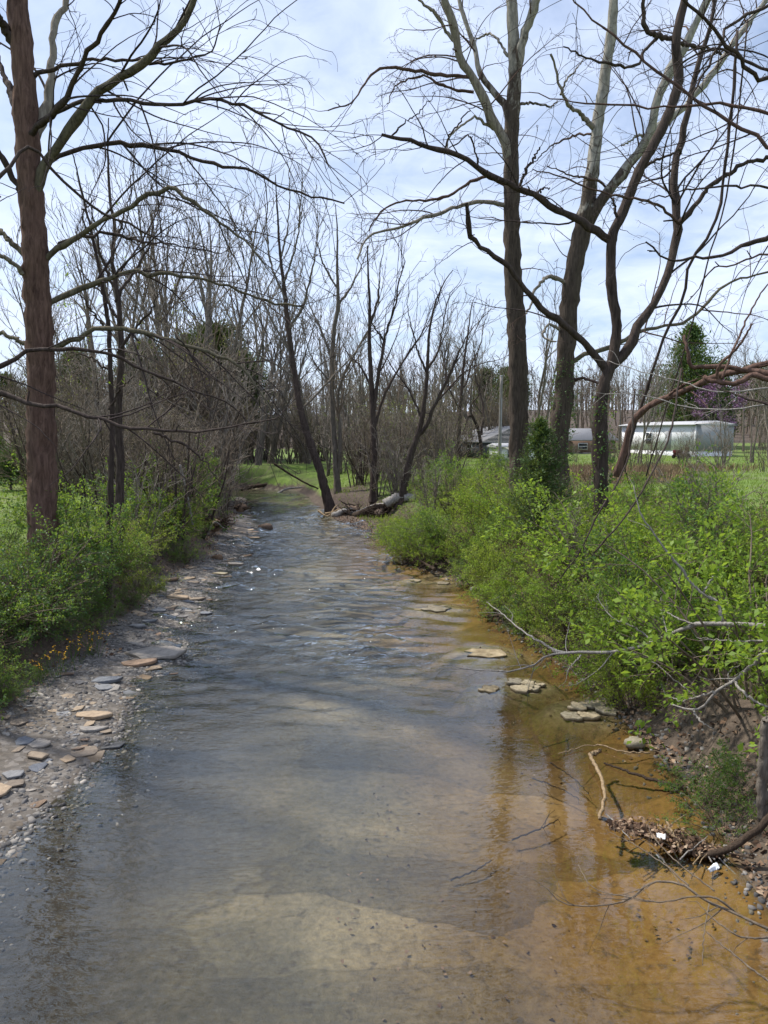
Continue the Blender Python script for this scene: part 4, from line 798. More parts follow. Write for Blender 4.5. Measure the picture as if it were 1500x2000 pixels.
# ------------------------------------------------------------------ leafy shrubs on both banks
def shrub(seed, H, wide, stems, mat, size, twig='twig_brown', dens=(7.5, 10.0), leaves=2):
    rng = np.random.default_rng(seed); root = thing('leafy_shrub', 'x', 'shrub')
    n = 10; P = np.empty((stems, n, 3)); a = rng.uniform(0, 6.28, stems)
    P[:, 0] = np.stack([np.cos(a) * 0.15 * rng.uniform(size=stems), np.sin(a) * 0.15 * rng.uniform(size=stems), np.full(stems, -0.12)], -1)
    lean = np.radians(rng.uniform(5, wide, stems)); d = np.stack([np.cos(a) * np.sin(lean), np.sin(a) * np.sin(lean), np.cos(lean)], -1)
    ln = H * rng.uniform(0.6, 1.2, stems)
    for q in range(1, n): d = norm(d + rng.normal(size=d.shape) * 0.07 + np.stack([np.cos(a), np.sin(a), -1.0 + 0 * a], -1) * 0.045); P[:, q] = P[:, q - 1] + d * (ln / (n - 1))[:, None]
    r = 0.011 * np.linspace(1, 0.35, n)[None] * np.ones((stems, 1))
    g = Geo(); g.tubes(P, r, 5)
    b1 = grow(rng, P, r, dens[0], 7, 0.42, 0.15, 0.8 * H, 45, 0.11, (0, 0, 0.0), 0.15, 0.6, 0.0035); g.tubes(*b1, 3)
    b2 = grow(rng, *b1, dens[1], 5, 0.5, 0.08, 0.35, 42, 0.14, (0, 0, 0.02), 0.1, 0.6, 0.002); g.tubes(*b2, 3)
    obj('stems', g.mesh('stems', twig, True), root)
    g = Geo()
    for (bp, _), lo in ((b1, 3), (b2, 1)):
        pp = np.repeat(bp[:, lo:].reshape(-1, 3), leaves, 0); dd = np.repeat(np.repeat(norm(bp[:, -1] - bp[:, 0])[:, None], bp.shape[1] - lo, 1).reshape(-1, 3), leaves, 0)
        pp = pp + rng.normal(size=pp.shape) * size * 0.5
        g.leaves(rng, pp, dd + [0, 0, 0.1], size, 0.55, 0.3, 0.9)
    obj('foliage', g.mesh('foliage', mat), root); return root
SH = {'spring': [shrub(501, 1.1, 50, 20, 'leaf_spring', 0.036), shrub(502, 1.3, 42, 18, 'leaf_spring', 0.050)],
      'yellow': [shrub(503, 1.0, 55, 20, 'leaf_yellow', 0.030), shrub(504, 1.2, 48, 18, 'leaf_yellow', 0.038)],
      'green': [shrub(505, 1.1, 52, 20, 'leaf_green', 0.032), shrub(506, 1.4, 42, 17, 'leaf_green', 0.046)],
      'deep': [shrub(507, 0.8, 62, 22, 'leaf_deep', 0.036), shrub(508, 1.0, 55, 20, 'leaf_deep', 0.038)],
      'open': [shrub(509, 1.5, 45, 14, 'leaf_spring', 0.056, 'twig_grey', (4.6, 6.0), 1), shrub(510, 1.2, 55, 14, 'leaf_spring', 0.046, 'twig_brown', (4.4, 6.0), 1)],
      'bare': [shrub(511, 1.1, 60, 16, 'dead_leaf', 0.030, 'twig_red', (6.0, 6.0), 1)]}
rs = random.Random(21)
def bush(kind, x, y, sc, label, group=None, sink=0.05):
    sc *= 1.35; p = rs.choice(SH[kind]); o = put(p, x, y, rs.uniform(0, 6.28), (sc * rs.uniform(0.9, 1.15), sc * rs.uniform(0.9, 1.15), sc * rs.uniform(0.9, 1.1)), label, group or '', sink)
    if not group and 'group' in o: del o['group']
    return o
# left bank, from the bushes round the big trunk down to the low cover by the gravel
GL = 'left bank bushes'
cnt = {}
for u, Y, sc, k in sorted([(60, 13.6, 1.45, 'green'), (120, 13.2, 1.5, 'deep'), (20, 13.0, 1.3, 'spring'), (165, 13.8, 1.4, 'deep'), (90, 12.4, 1.2, 'green'), (215, 14.5, 1.2, 'deep'), (250, 15.5, 1.1, 'deep'), (195, 13.0, 1.0, 'deep'), (150, 12.2, 1.0, 'deep'),
                    (270, 17, 1.1, 'green'), (300, 18.5, 1.0, 'yellow'), (330, 20, 0.95, 'yellow'), (290, 17.3, 0.8, 'spring'), (355, 22, 0.9, 'yellow'), (320, 22, 1.3, 'spring'), (370, 25, 1.5, 'spring'), (385, 27, 1.6, 'spring'), (400, 26, 0.7, 'deep'), (345, 25, 1.1, 'yellow'), (-20, 12, 1.3, 'deep'), (35, 15.5, 1.5, 'green'), (105, 16, 1.4, 'spring'), (235, 19, 1.2, 'yellow'), (180, 17, 1.3, 'green'), (0, 17, 1.3, 'green'), (60, 11.6, 1.0, 'deep'), (415, 31, 1.0, 'green'), (395, 33, 1.3, 'spring'), (260, 24, 1.0, 'yellow'), (310, 30, 1.0, 'yellow')]):  # deep leaves are darker green and also colour in the bank's shade
    if k == 'spring': k = 'green'
    cnt[k] = cnt.get(k, 0) + 1
    lab = {'green': 'dense mid-green bush around the big trunk on the left bank', 'deep': 'dark green bush low on the left bank', 'spring': 'fresh green bush on top of the left bank', 'yellow': 'yellow-green bush on the left bank beyond the big trunk'}[k]
    lab = ORD[cnt[k] - 1] + ' ' + lab + ', counted from the left'
    sc *= 0.78 if u > 40 else 0.5; k = {'spring': 'green'}.get(k, k); x = min(U(u, Y), float(lx(Y) - np.interp(Y, BAR_Y, BAR_W)) - 0.55 - 0.55 * sc); bush(k, x, Y, sc, lab, GL + ' ' + k)
for q in range(62):
    Y = rs.uniform(6.2, 15.5); d = float(np.interp(Y, BAR_Y, BAR_W)) + 0.5 + rs.random() ** 1.4 * 3.4
    x = float(lx(Y)) - d; k = rs.choice(['deep', 'deep', 'green', 'bare', 'green', 'deep'])
    bush(k, x, Y, rs.uniform(0.32, 0.56) * (1.0 if d < 3.2 else 1.3), 'low green cover plant on the slope above the left gravel bar' if k != 'bare' else 'low brown twiggy plant on the slope above the left gravel bar', 'low left slope plants ' + ('bare' if k == 'bare' else 'green'))
for q in range(16):
    Y = rs.uniform(15, 34); d = float(np.interp(Y, BAR_Y, BAR_W)) + 0.2 + rs.random() * 2.0
    k = rs.choice(['deep', 'green', 'bare', 'bare', 'yellow'])
    bush(k, float(lx(Y)) - d, Y, rs.uniform(0.4, 0.75), 'small scrubby plant at the foot of the left bank' if k != 'bare' else 'small brown twiggy scrub at the foot of the left bank', 'left foot scrub ' + ('bare' if k == 'bare' else 'green'))
for q in range(26):
    Y = rs.uniform(7.5, 24); d = float(np.interp(Y, BAR_Y, BAR_W)) + rs.uniform(0.15, 0.7); k = rs.choice(['deep', 'green', 'bare', 'deep'])
    bush(k, float(lx(Y)) - d, Y, rs.uniform(0.22, 0.42), 'small trailing plant where the left slope meets the gravel' if k != 'bare' else 'small dry twiggy plant where the left slope meets the gravel', 'left gravel edge plants ' + ('bare' if k == 'bare' else 'green'))
# right bank thicket
GR = 'right bank thicket'
for q in range(145):
    Y = 6.0 + 34 * rs.random() ** 1.35; d = 0.75 + rs.random() ** 1.1 * (3.0 + 0.18 * Y)
    x = float(rx(Y)) + d
    if abs(U(1058, 19.5) - x) < 0.8 and 15 < Y < 20.5: continue
    if Y < 10.5 and (d < 2.3 or rs.random() < 0.3): continue
    if 31 < Y < 41 and d < 3.0: continue
    k = rs.choice(['spring', 'yellow', 'green', 'open', 'bare', 'bare', 'deep'] if Y > 11 else ['spring', 'open', 'open', 'green', 'bare'])
    if d < 1.2: k = rs.choice(['open', 'bare', 'green', 'deep', 'spring'])
    sc = rs.uniform(0.4, 0.95) * (0.75 if d < 1.2 else 1.0) * (1.15 if d > 2.2 and Y < 14 else 1.0)
    lab = {'spring': 'fresh green leafy shrub in the right bank thicket', 'yellow': 'yellow-green leafy shrub in the right bank thicket', 'green': 'mid-green leafy shrub in the right bank thicket', 'open': 'open twiggy shrub with scattered new leaves in the right bank thicket', 'bare': 'brown leafless shrub at the foot of the right bank', 'deep': 'dark green plant at the foot of the right bank'}[k]
    bush(k, x, Y, sc, lab, GR + ' ' + k)
for q, (u, Y, sc, k) in enumerate(sorted([(1270, 13, 1.0, 'green'), (1320, 12.2, 1.1, 'spring'), (1360, 13.5, 1.2, 'yellow'), (1410, 12.6, 1.2, 'spring'), (1455, 13.5, 1.25, 'green'), (1495, 12.5, 1.2, 'spring'), (1240, 17, 1.1, 'yellow'), (1310, 17.5, 1.1, 'spring'), (1390, 17, 1.1, 'green'), (1030, 22, 1.15, 'yellow'), (985, 23.5, 1.1, 'spring'), (935, 24, 1.1, 'yellow'), (1085, 21, 1.1, 'spring'), (1135, 20, 1.1, 'yellow'), (880, 27, 1.0, 'spring'), (1180, 20, 1.1, 'green'), (1225, 12.5, 0.8, 'open'), (1160, 14, 0.8, 'spring')])):
    bush(k, U(u, Y), Y, sc * 0.8, '%s large full shrub from the creek side along the top of the right bank' % ORD[q], 'large right bank shrubs')
for q in range(72):
    Y = rs.uniform(10.5, 31); d = rs.uniform(0.3, 1.0); k = rs.choice(['open', 'bare', 'green', 'spring', 'yellow', 'deep'])
    lab = {'spring': 'small fresh green plant overhanging the right water edge', 'yellow': 'small yellow-green plant overhanging the right water edge', 'green': 'small mid-green plant overhanging the right water edge', 'open': 'sparse twiggy plant overhanging the right water edge', 'bare': 'brown leafless plant overhanging the right water edge', 'deep': 'small dark plant overhanging the right water edge'}[k]
    bush(k, float(rx(Y)) + d, Y, rs.uniform(0.45, 0.78), lab, 'right edge plants ' + k)
for u, Y, sc, k, lab in [(1500, 9.2, 1.45, 'spring', 'tall bright green bush against the right edge above the grey branches'), (1420, 10.6, 1.2, 'spring', 'bright green bush above the grey dead branches'), (1200, 15.5, 1.35, 'spring', 'bright green bush hugging the foot of the dark forked tree'), (1260, 14.0, 1.0, 'open', 'sparse new-leaved bush beside the arched fallen trunk'),
                     (1110, 17.5, 1.05, 'yellow', 'yellow-green bush beside the small cedar'), (960, 26, 1.3, 'yellow', 'bright yellow-green mound of shrub at the foot of the tall straight trunk'), (900, 30, 1.1, 'green', 'mid-green shrub mound left of the tall straight trunk'), (850, 37, 0.9, 'green', 'green shrub mound near the white-edged log'), (1150, 16.8, 1.1, 'spring', 'green shrub between the small cedar and the forked tree'), (1455, 7.4, 0.42, 'green', 'leafy green sprig at the lower right by the grey stump'), (1395, 8.0, 0.34, 'green', 'small leafy plant on the mud under the dead branches')]:
    bush(k, U(u, Y), Y, sc, lab)

# ------------------------------------------------------------------ grass, dry grass, leaf litter, gravel
def scatter_blades(name, label, n, fn, size, mat, seed, width=0.05):
    rng = np.random.default_rng(seed); xy = fn(rng, n); z = ground_z(xy[:, 0], xy[:, 1])
    p = np.column_stack([xy, z - 0.02]); d = norm(np.column_stack([rng.normal(size=(len(p), 2)) * 0.35, np.ones(len(p))]))
    g = Geo(); g.leaves(rng, p, d, size, width, 0.1, 0.15); return tag(obj(name, g.mesh(name, mat)), label, None, None, 'stuff')
def f_left(rng, n):
    y = rng.uniform(12, 55, n); x = lx(y) - np.interp(y, BAR_Y, BAR_W) - 0.8 - rng.uniform(0, 1, n) ** 1.3 * 20; k = y < 50; return np.column_stack([x, y])[k]
def f_right(rng, n):
    y = 6 + rng.uniform(0, 1, n) ** 1.3 * 54; x = rx(np.minimum(y, 52)) + 1.0 + rng.uniform(0, 1, n) ** 1.2 * (5 + 0.4 * y); return np.column_stack([x, y])
def f_right_yard(rng, n):
    y = rng.uniform(40, 78, n); x = rng.uniform(4, 45, n); return np.column_stack([x, y])
scatter_blades('grass', 'bright green meadow grass behind the left bank', 45000, f_left, 0.16, 'grass', 601, 0.09)
scatter_blades('grass', 'green grass and weeds under the right bank shrubs', 52000, f_right, 0.20, 'grass', 602, 0.09)
scatter_blades('grass', 'mown grass of the yard before the trailer home', 24000, f_right_yard, 0.16, 'grass', 603, 0.2)
def f_dry(rng, n):
    y = rng.uniform(33, 52, n); x = rng.uniform(8, 26, n); k = fbm(x * 0.16, y * 0.16, 91) > 0.47; return np.column_stack([x, y])[k]
scatter_blades('dry_grass', 'patch of tan dry grass in front of the trailer yard', 16000, f_dry, 0.55, 'dry_grass', 604, 0.06)
def litter(name, label, n, fn, size, seed):
    rng = np.random.default_rng(seed); xy = fn(rng, n); z = ground_z(xy[:, 0], xy[:, 1]); p = np.column_stack([xy, z + rng.uniform(0.0, 0.03, len(xy))])
    g = Geo(); g.leaves(rng, p, np.column_stack([rng.normal(size=(len(p), 2)), np.zeros(len(p))]), size, 0.7, 0.6, 0.25)
    return tag(obj(name, g.mesh(name, 'dead_leaf')), label, None, None, 'stuff')
def f_lr(rng, n):
    y = 5 + rng.uniform(0, 1, n) ** 1.4 * 35; x = rx(y) + 0.02 + rng.uniform(0, 1, n) ** 1.3 * 3.2; return np.column_stack([x, y])
def f_ll(rng, n):
    y = 5 + rng.uniform(0, 1, n) ** 1.3 * 34; x = lx(y) - np.interp(y, BAR_Y, BAR_W) * rng.uniform(0.75, 1.2, n) - rng.uniform(0, 1, n) * 2.5; return np.column_stack([x, y])
litter('leaf_litter', 'brown dead leaves strewn over the right bank mud', 12000, f_lr, 0.075, 611)
def f_bed(rng, n):
    y = 4.5 + rng.uniform(0, 1, n) ** 1.5 * 16; x = rx(y) - 0.1 - rng.uniform(0, 1, n) ** 1.6 * 3.6; k = vnoise(x * 1.6, y * 1.6, 13) > 0.45; return np.column_stack([x, y])[k]
litter('sunken_leaves', 'dark sodden leaves lying on the amber creek bed', 900, f_bed, 0.045, 613)
litter('leaf_litter', 'brown dead leaves under the left bank plants', 8000, f_ll, 0.07, 612)
def stones_mesh(rng, pos, size, flat=0.35):
    """many small angular stones as one mesh"""
    N = len(pos); k = 6; a = (np.arange(k)[None] + rng.uniform(-0.3, 0.3, (N, k))) * 2 * np.pi / k; rr = rng.uniform(0.65, 1.1, (N, k)) * size[:, None]
    el = rng.uniform(0.6, 1.0, N)[:, None]; ro = rng.uniform(0, 6.28, N)[:, None]
    x = rr * np.cos(a); y = rr * np.sin(a) * el; X = x * np.cos(ro) - y * np.sin(ro); Y = x * np.sin(ro) + y * np.cos(ro)
    h = (size * flat * rng.uniform(0.6, 1.4, N))[:, None]; tx, ty = rng.normal(size=(2, N, 1)) * 0.18
    bot = np.stack([X, Y, -h + 0 * X], -1); top = np.stack([X * 0.86, Y * 0.86, h * rng.uniform(0.7, 1.2, (N, k)) + tx * X + ty * Y], -1)
    V = np.concatenate([bot, top], 1) + pos[:, None]; b = (np.arange(N) * 2 * k)[:, None, None]; j = np.arange(k); j2 = (j + 1) % k
    Q = (b + np.stack([j, j2, k + j2, k + j], -1)[None]).reshape(-1, 4)
    T = (b + np.array([(k, k + q, k + q + 1) for q in range(1, k - 1)])[None]).reshape(-1, 3)
    g = Geo(); g.add(V.reshape(-1, 3), Q, T, np.repeat(rng.uniform(0, 1, N), 2 * k)); return g
rng = np.random.default_rng(700); n = 11500
y = 5.0 + rng.uniform(0, 1, n) ** 1.5 * 25; bwq = np.interp(y, BAR_Y, BAR_W); x = lx(y) + 0.35 - rng.uniform(0, 1, n) * (bwq + 0.35)
keep = vnoise(x * 1.3, y * 1.3, 71) > 0.22; x, y = x[keep], y[keep]
sz = 0.012 + 0.045 * rng.uniform(0, 1, len(x)) ** 2.6
g = stones_mesh(rng, np.column_stack([x, y, ground_z(x, y) + sz * 0.05]), sz, 0.2)
tag(obj('gravel', g.mesh('gravel', 'gravel')), 'small grey shale chips covering the left gravel bar', None, None, 'stuff')
n = 2600; y = 5.0 + rng.uniform(0, 1, n) ** 1.2 * 30; x = rx(y) + rng.normal(0.1, 0.22, n); sz = 0.012 + 0.03 * rng.uniform(0, 1, n) ** 2
g = stones_mesh(rng, np.column_stack([x, y, ground_z(x, y) + sz * 0.2]), sz)
tag(obj('gravel', g.mesh('gravel', 'gravel')), 'small stones along the right water edge', None, None, 'stuff')
n = 2600; y = 4.2 + rng.uniform(0, 1, n) ** 1.3 * 30; x = lx(y) + rng.uniform(0, 1, n) ** 2.0 * 0.9; sz = 0.015 + 0.035 * rng.uniform(0, 1, n) ** 2.5
g = stones_mesh(rng, np.column_stack([x, y, ground_z(x, y) + sz * 0.1]), sz, 0.25)
tag(obj('gravel', g.mesh('gravel', 'gravel')), 'flat stones lying on the creek bed near the left edge', None, None, 'stuff')

# ------------------------------------------------------------------ slabs and boulders
def slab_mesh(seed, mat, flat=0.085, k=7, rough=0.0, prof=None):
    rng = np.random.default_rng(seed); a = (np.arange(k) + rng.uniform(-0.35, 0.35, k)) * 2 * np.pi / k; r = rng.uniform(0.62, 1.12, k)
    x, y = r * np.cos(a), r * np.sin(a) * rng.uniform(0.55, 0.85); rows = []
    for f, z in prof or ((0.94, -1.0), (1.0, -0.45), (0.99, 0.80), (0.965, 0.97), (0.72, 1.0), (0.38, 1.02)):
        j = 1 + rng.normal(size=k) * 0.035; rows.append(np.stack([x * f * j, y * f * j, flat * (z + rng.normal(size=k) * (0.10 + rough)) + 0.05 * flat * x], -1))
    V = np.concatenate(rows + [np.array([[0, 0, flat * 1.05]])]); n = len(rows); Q = []; T = []
    for i in range(n - 1):
        for q in range(k): Q.append((i * k + q, i * k + (q + 1) % k, (i + 1) * k + (q + 1) % k, (i + 1) * k + q))
    for q in range(k): T.append(((n - 1) * k + q, (n - 1) * k + (q + 1) % k, n * k))
    return mesh('slab', V, [np.array(Q), np.array(T)], mat)
SL = {m: [slab_mesh(800 + 10 * q + i, m) for i in range(5)] for q, m in enumerate(('shale_grey', 'shale_tan', 'shale_blue', 'shale_rust', 'stone_pale', 'rock_brown'))}
PALE = [slab_mesh(860 + i, 'stone_pale', 0.085, 15, 0.12) for i in range(5)]
BO = {m: [slab_mesh(900 + 10 * q + i, m, 0.5, 11, 0.06, ((0.7, -1.0), (0.95, -0.45), (1.0, 0.1), (0.88, 0.6), (0.6, 0.9), (0.28, 1.0))) for i in range(3)] for q, m in enumerate(('shale_grey', 'stone_pale', 'rock_brown'))}
rk = random.Random(5)
def slab(u, v, wpx, mat, label, z=0.06, rz=None, boulder=False, thick=1.0, group=None, tilt=0.05, asp=1.0, name='flat_stone'):
    p = on(u, v, z)
    if u < 560:
        for _ in range(4): z = max(gz(p[0], p[1]), 0.0) + 0.02; p = on(u, v, z)
    s = wpx / 2 / FPX * math.hypot(p[1], CAM_H) * 1.0
    me = rk.choice((BO if boulder else SL)[mat])
    o = obj(name, me, None, p, (rk.uniform(-tilt, tilt), rk.uniform(-tilt, tilt), rk.uniform(-0.5, 0.5) if rz is None else rz), (s, s * asp, s * thick))
    return tag(o, label, 'stone', group)
for a in [(186, 1398, 84, 'shale_tan', 'broad flat tan slab, largest on the near gravel bar', 0.15, 0.1), (178, 1424, 62, 'shale_grey', 'pale grey slab just below the broad tan one', 0.1, 0.1), (207, 1428, 26, 'shale_tan', 'small tan stone at the corner of the pale grey slab', 0.08),
          (305, 1277, 120, 'shale_grey', 'long pale slab jutting into the creek at the left bar', 0.07, 0.25), (270, 1296, 78, 'shale_rust', 'rusty brown ledge lying along the long pale slab', 0.08, 0.2), (205, 1329, 74, 'shale_blue', 'bluish slab between the tan slab and the plants', 0.12, 0.2),
          (348, 1166, 56, 'shale_tan', 'tan slab at the foot of the left bank scrub', 0.14), (385, 1170, 44, 'shale_tan', 'squarish tan slab touching the riffle', 0.08), (330, 1132, 46, 'shale_rust', 'pinkish slab tucked against the left bank plants', 0.2), (433, 1120, 36, 'stone_pale', 'pale rounded slab beside the left riffle', 0.08),
          (458, 1101, 40, 'shale_grey', 'grey slab poking out below the mossy boulder', 0.07), (268, 1222, 46, 'shale_blue', 'blue-grey slab by the dead leaves on the left bar', 0.1), (290, 1213, 40, 'shale_blue', 'thin blue slab overlapping its blue-grey neighbour', 0.1), (402, 1197, 30, 'shale_blue', 'blue stone at the very tip of the left riffle', 0.05),
          (24, 1512, 46, 'shale_blue', 'dark blue slab tilted up near the left edge', 0.16), (30, 1530, 40, 'shale_tan', 'tan slab resting under the tilted dark blue one', 0.1), (74, 1452, 56, 'shale_grey', 'grey slab on the dark mud of the near left bar', 0.14), (48, 1447, 44, 'shale_blue', 'dark slab left of the grey one on the mud', 0.16), (165, 1445, 20, 'shale_rust', 'small orange stone below the pale grey slab', 0.06), (152, 1462, 22, 'shale_rust', 'orange-brown chip standing near the water edge', 0.05),
          (325, 1227, 16, 'stone_pale', 'little white stone sitting in the left shallows', 0.03), (340, 1316, 20, 'rock_brown', 'brown lump at the tip of the rusty ledge', 0.04), (75, 1475, 46, 'shale_tan', 'dusty tan slab on the grey shingle', 0.1)]:
    slab(*a)
slab(425, 1090, 26, 'rock_brown', 'rounded mossy boulder under the left bank scrub', 0.15, None, True)
slab(518, 1032, 34, 'rock_brown', 'brown rock standing out of the water at the left bend', 0.1, None, True)
for u, v, w, l in [(497, 1050, 26, 'flat pale stone beside the brown rock at the bend'), (478, 1042, 20, 'flat grey stone behind the brown rock at the bend'), (486, 1030, 20, 'flat stone between the dark stump and the brown rock'), (482, 1062, 18, 'low stone nearest the camera at the left bend')]:
    slab(u, v, w, 'shale_tan' if w > 20 else 'shale_grey', l, 0.08)
for u, v, w, l in [(852, 1187, 66, 'pale sandstone slab awash in midstream'), (952, 1274, 88, 'large pale slab half out of the amber water'), (955, 1344, 46, 'sunken pale stones beside the cracked slab'), (866, 1138, 30, 'pale flat stone by the right bank debris'), (862, 1123, 26, 'pale stone touching the twigs of the right bank'), (812, 1133, 26, 'pale stone awash below the right bank log'), (780, 1078, 30, 'pale ledge stone at the end of the weathered plank'), (770, 1066, 22, 'flat stone just above the weathered plank')]:
    o = slab(u, v, w, 'stone_pale', l, 0.02, 0.15, False, 3.0, tilt=0.012); o.data = rk.choice(PALE); o.scale.y *= 1.3; o.scale.z = 0.35; o.location.z = -0.012
slab(1241, 1452, 42, 'stone_pale', 'pale boulder at the muddy foot of the right bank', 0.05, -0.3, True, 0.8)
slab(925, 1151, 18, 'shale_grey', 'round grey stone at the right water edge', 0.06, None, True); slab(945, 1154, 20, 'shale_grey', 'grey stone behind the round one at the right edge', 0.06, None, True)
def cracked(label, pieces, z=0.04):
    c = on(*pieces[0][:2], z); root = thing('cracked_slab', label, 'stone', c)
    for i, (u, v, w) in enumerate(pieces):
        p = on(u, v, z) - c; s = w / 2 / FPX * math.hypot(c[1], CAM_H)
        obj('stone', PALE[i % 5], root, p + np.array([0, 0, -0.006 - z + rk.uniform(-0.008, 0.010)]), (rk.uniform(-0.02, 0.02), rk.uniform(-0.02, 0.02), rk.uniform(-0.6, 0.6)), (s * 1.05, s * 1.4, 0.4))
cracked('cracked pale slab of several pieces standing out of the amber water', [(1005, 1329, 36), (1030, 1330, 34), (1018, 1342, 44), (1040, 1340, 34), (1055, 1334, 22)])
cracked('wide broken pale slab at the shore below the leafy sprigs', [(1130, 1378, 46), (1160, 1374, 52), (1188, 1386, 50), (1118, 1396, 44), (1150, 1396, 46), (1175, 1372, 36)], 0.03)
for q in range(280):
    Y = 5.3 + 27 * rk.random() ** 1.35; bw = float(np.interp(Y, BAR_Y, BAR_W)); x = float(lx(Y)) + 0.25 - rk.random() ** 1.1 * (bw + 0.2)
    m = rk.choice(['shale_grey', 'shale_grey', 'shale_blue', 'shale_tan', 'shale_tan', 'shale_rust']); s = 0.06 + 0.20 * rk.random() ** 2
    o = obj('flat_stone', rk.choice(SL[m]), None, (x, Y, gz(x, Y) + 0.01 * s), (rk.uniform(-0.12, 0.12), rk.uniform(-0.12, 0.12), rk.uniform(0, 6.28)), (s, s, s * 0.7))
    c = {'shale_grey': 'grey', 'shale_blue': 'blue-grey', 'shale_tan': 'tan', 'shale_rust': 'rust-brown'}[m]
    tag(o, 'small loose %s shale flake on the left gravel bar' % c, 'stone', 'loose %s shale flakes' % c)

# ------------------------------------------------------------------ dead branches, logs, roots
def deadwood(name, label, cat, paths, mat, seed, twigs=None, k=8, group=None, wob=0.015):
    """paths: list of ([(u, v, Y)...], r0, r1) with r in metres; the first is the stem, the rest branches"""
    rng = np.random.default_rng(seed); base = at(*paths[0][0][0]); root = thing(name, label, cat, base, group); LP, LR = [], []
    for i, (pts, r0, r1) in enumerate(paths):
        P = catmull(np.array([at(*p) for p in pts]), 26); P[1:-1] += rng.normal(size=(24, 3)) * wob * 0.4
        r = np.linspace(r0, r1, 26); g = Geo(); g.tubes(P[None], r[None], k, rng, True)
        obj('stem' if i == 0 else 'branch', g.mesh('stem', mat, True, base), root); LP.append(P); LR.append(r)
    if twigs:
        g = Geo(); cur = (np.array(LP), np.array(LR))
        for (dens, nn, frac, lmin, lmax, an, wan, rs_, rmin) in twigs: cur = grow(rng, *cur, dens, nn, frac, lmin, lmax, an, wan, (0, 0, 0), 0.2, rs_, rmin); g.tubes(*cur, 4)
        if g.V: obj('crown', g.mesh('crown', mat, True, base), root)
    return root
TW = [(1.6, 7, 0.25, 0.15, 0.7, 45, 0.12, 0.5, 0.004), (2.5, 4, 0.4, 0.08, 0.3, 45, 0.15, 0.6, 0.0025)]
def zY(u, v, z): return (u, v, float(on(u, v, z)[1]))
deadwood('dead_branch', 'long bare grey branch reaching from the right edge out over the amber water', 'branch',
  [([(1620, 1225, 8.6), (1510, 1222, 8.8), (1440, 1222, 9.0), (1360, 1219, 9.3), (1310, 1240, 9.6), (1260, 1260, 9.9), (1215, 1270, 10.2), (1160, 1275, 10.5), (1110, 1275, 10.8), (1070, 1280, 11.1), (1040, 1300, 11.4), (1000, 1310, 11.6), (950, 1310, 11.8), (900, 1306, 12.0), (858, 1305, 12.2)], 0.036, 0.007),
   ([(1112, 1276, 10.8), (1080, 1268, 11.2), (1050, 1250, 11.8), (1015, 1228, 12.6), (980, 1198, 13.5), (950, 1176, 14.4)], 0.020, 0.006), ([(1090, 1277, 11.0), (1060, 1255, 11.2), (1030, 1240, 11.4)], 0.012, 0.004),
   ([(1412, 1220, 9.1), (1402, 1180, 9.2), (1370, 1158, 9.3), (1330, 1110, 9.4), (1290, 1060, 9.5), (1250, 1000, 9.6), (1238, 950, 9.7)], 0.022, 0.006), ([(1372, 1160, 9.3), (1390, 1130, 9.3), (1410, 1104, 9.3)], 0.014, 0.004),
   ([(1355, 1220, 9.3), (1320, 1205, 9.5), (1290, 1190, 9.8)], 0.012, 0.004), ([(1275, 1254, 9.8), (1240, 1225, 10.1), (1195, 1205, 10.4), (1165, 1165, 10.8)], 0.012, 0.004), ([(1215, 1270, 10.1), (1265, 1285, 9.9), (1320, 1330, 9.5), (1360, 1360, 9.2)], 0.012, 0.004),
   ([(1135, 1280, 10.6), (1112, 1305, 10.4), (1105, 1330, 10.3)], 0.012, 0.004)], 'drift_grey', 1001, TW)
deadwood('dead_branch', 'pale forked dead branch slanting down from the right edge under the long grey one', 'branch',
  [([(1620, 1180, 7.8), (1510, 1262, 8.0), (1470, 1298, 8.1), (1430, 1332, 8.2), (1395, 1352, 8.3), (1375, 1378, 8.4), (1350, 1386, 8.5), (1310, 1375, 8.7)], 0.034, 0.008), ([(1395, 1352, 8.3), (1360, 1362, 8.6), (1330, 1368, 8.8), (1300, 1358, 9.0)], 0.016, 0.005),
   ([(1435, 1330, 8.2), (1450, 1350, 8.0), (1480, 1372, 7.8), (1520, 1390, 7.6)], 0.018, 0.008), ([(1352, 1386, 8.5), (1370, 1410, 8.3), (1395, 1425, 8.2)], 0.012, 0.005), ([(1425, 1336, 8.2), (1425, 1310, 8.4), (1445, 1300, 8.4)], 0.010, 0.004), ([(1510, 1250, 8.0), (1430, 1252, 8.6), (1360, 1245, 9.0)], 0.012, 0.004)], 'drift_grey', 1002, TW)
deadwood('fallen_trunk', 'arched mossy fallen trunk curving up to the right behind the thicket', 'log',
  [([(1205, 930, 13.0), (1222, 868, 12.9), (1240, 818, 12.8), (1275, 790, 12.6), (1320, 770, 12.3), (1360, 752, 12.0), (1400, 735, 11.8), (1460, 720, 11.5), (1560, 690, 11.2)], 0.062, 0.04), ([(1300, 778, 12.4), (1330, 755, 12.2), (1362, 740, 12.0)], 0.025, 0.012)], 'bark_brown', 1003, TW[:1])
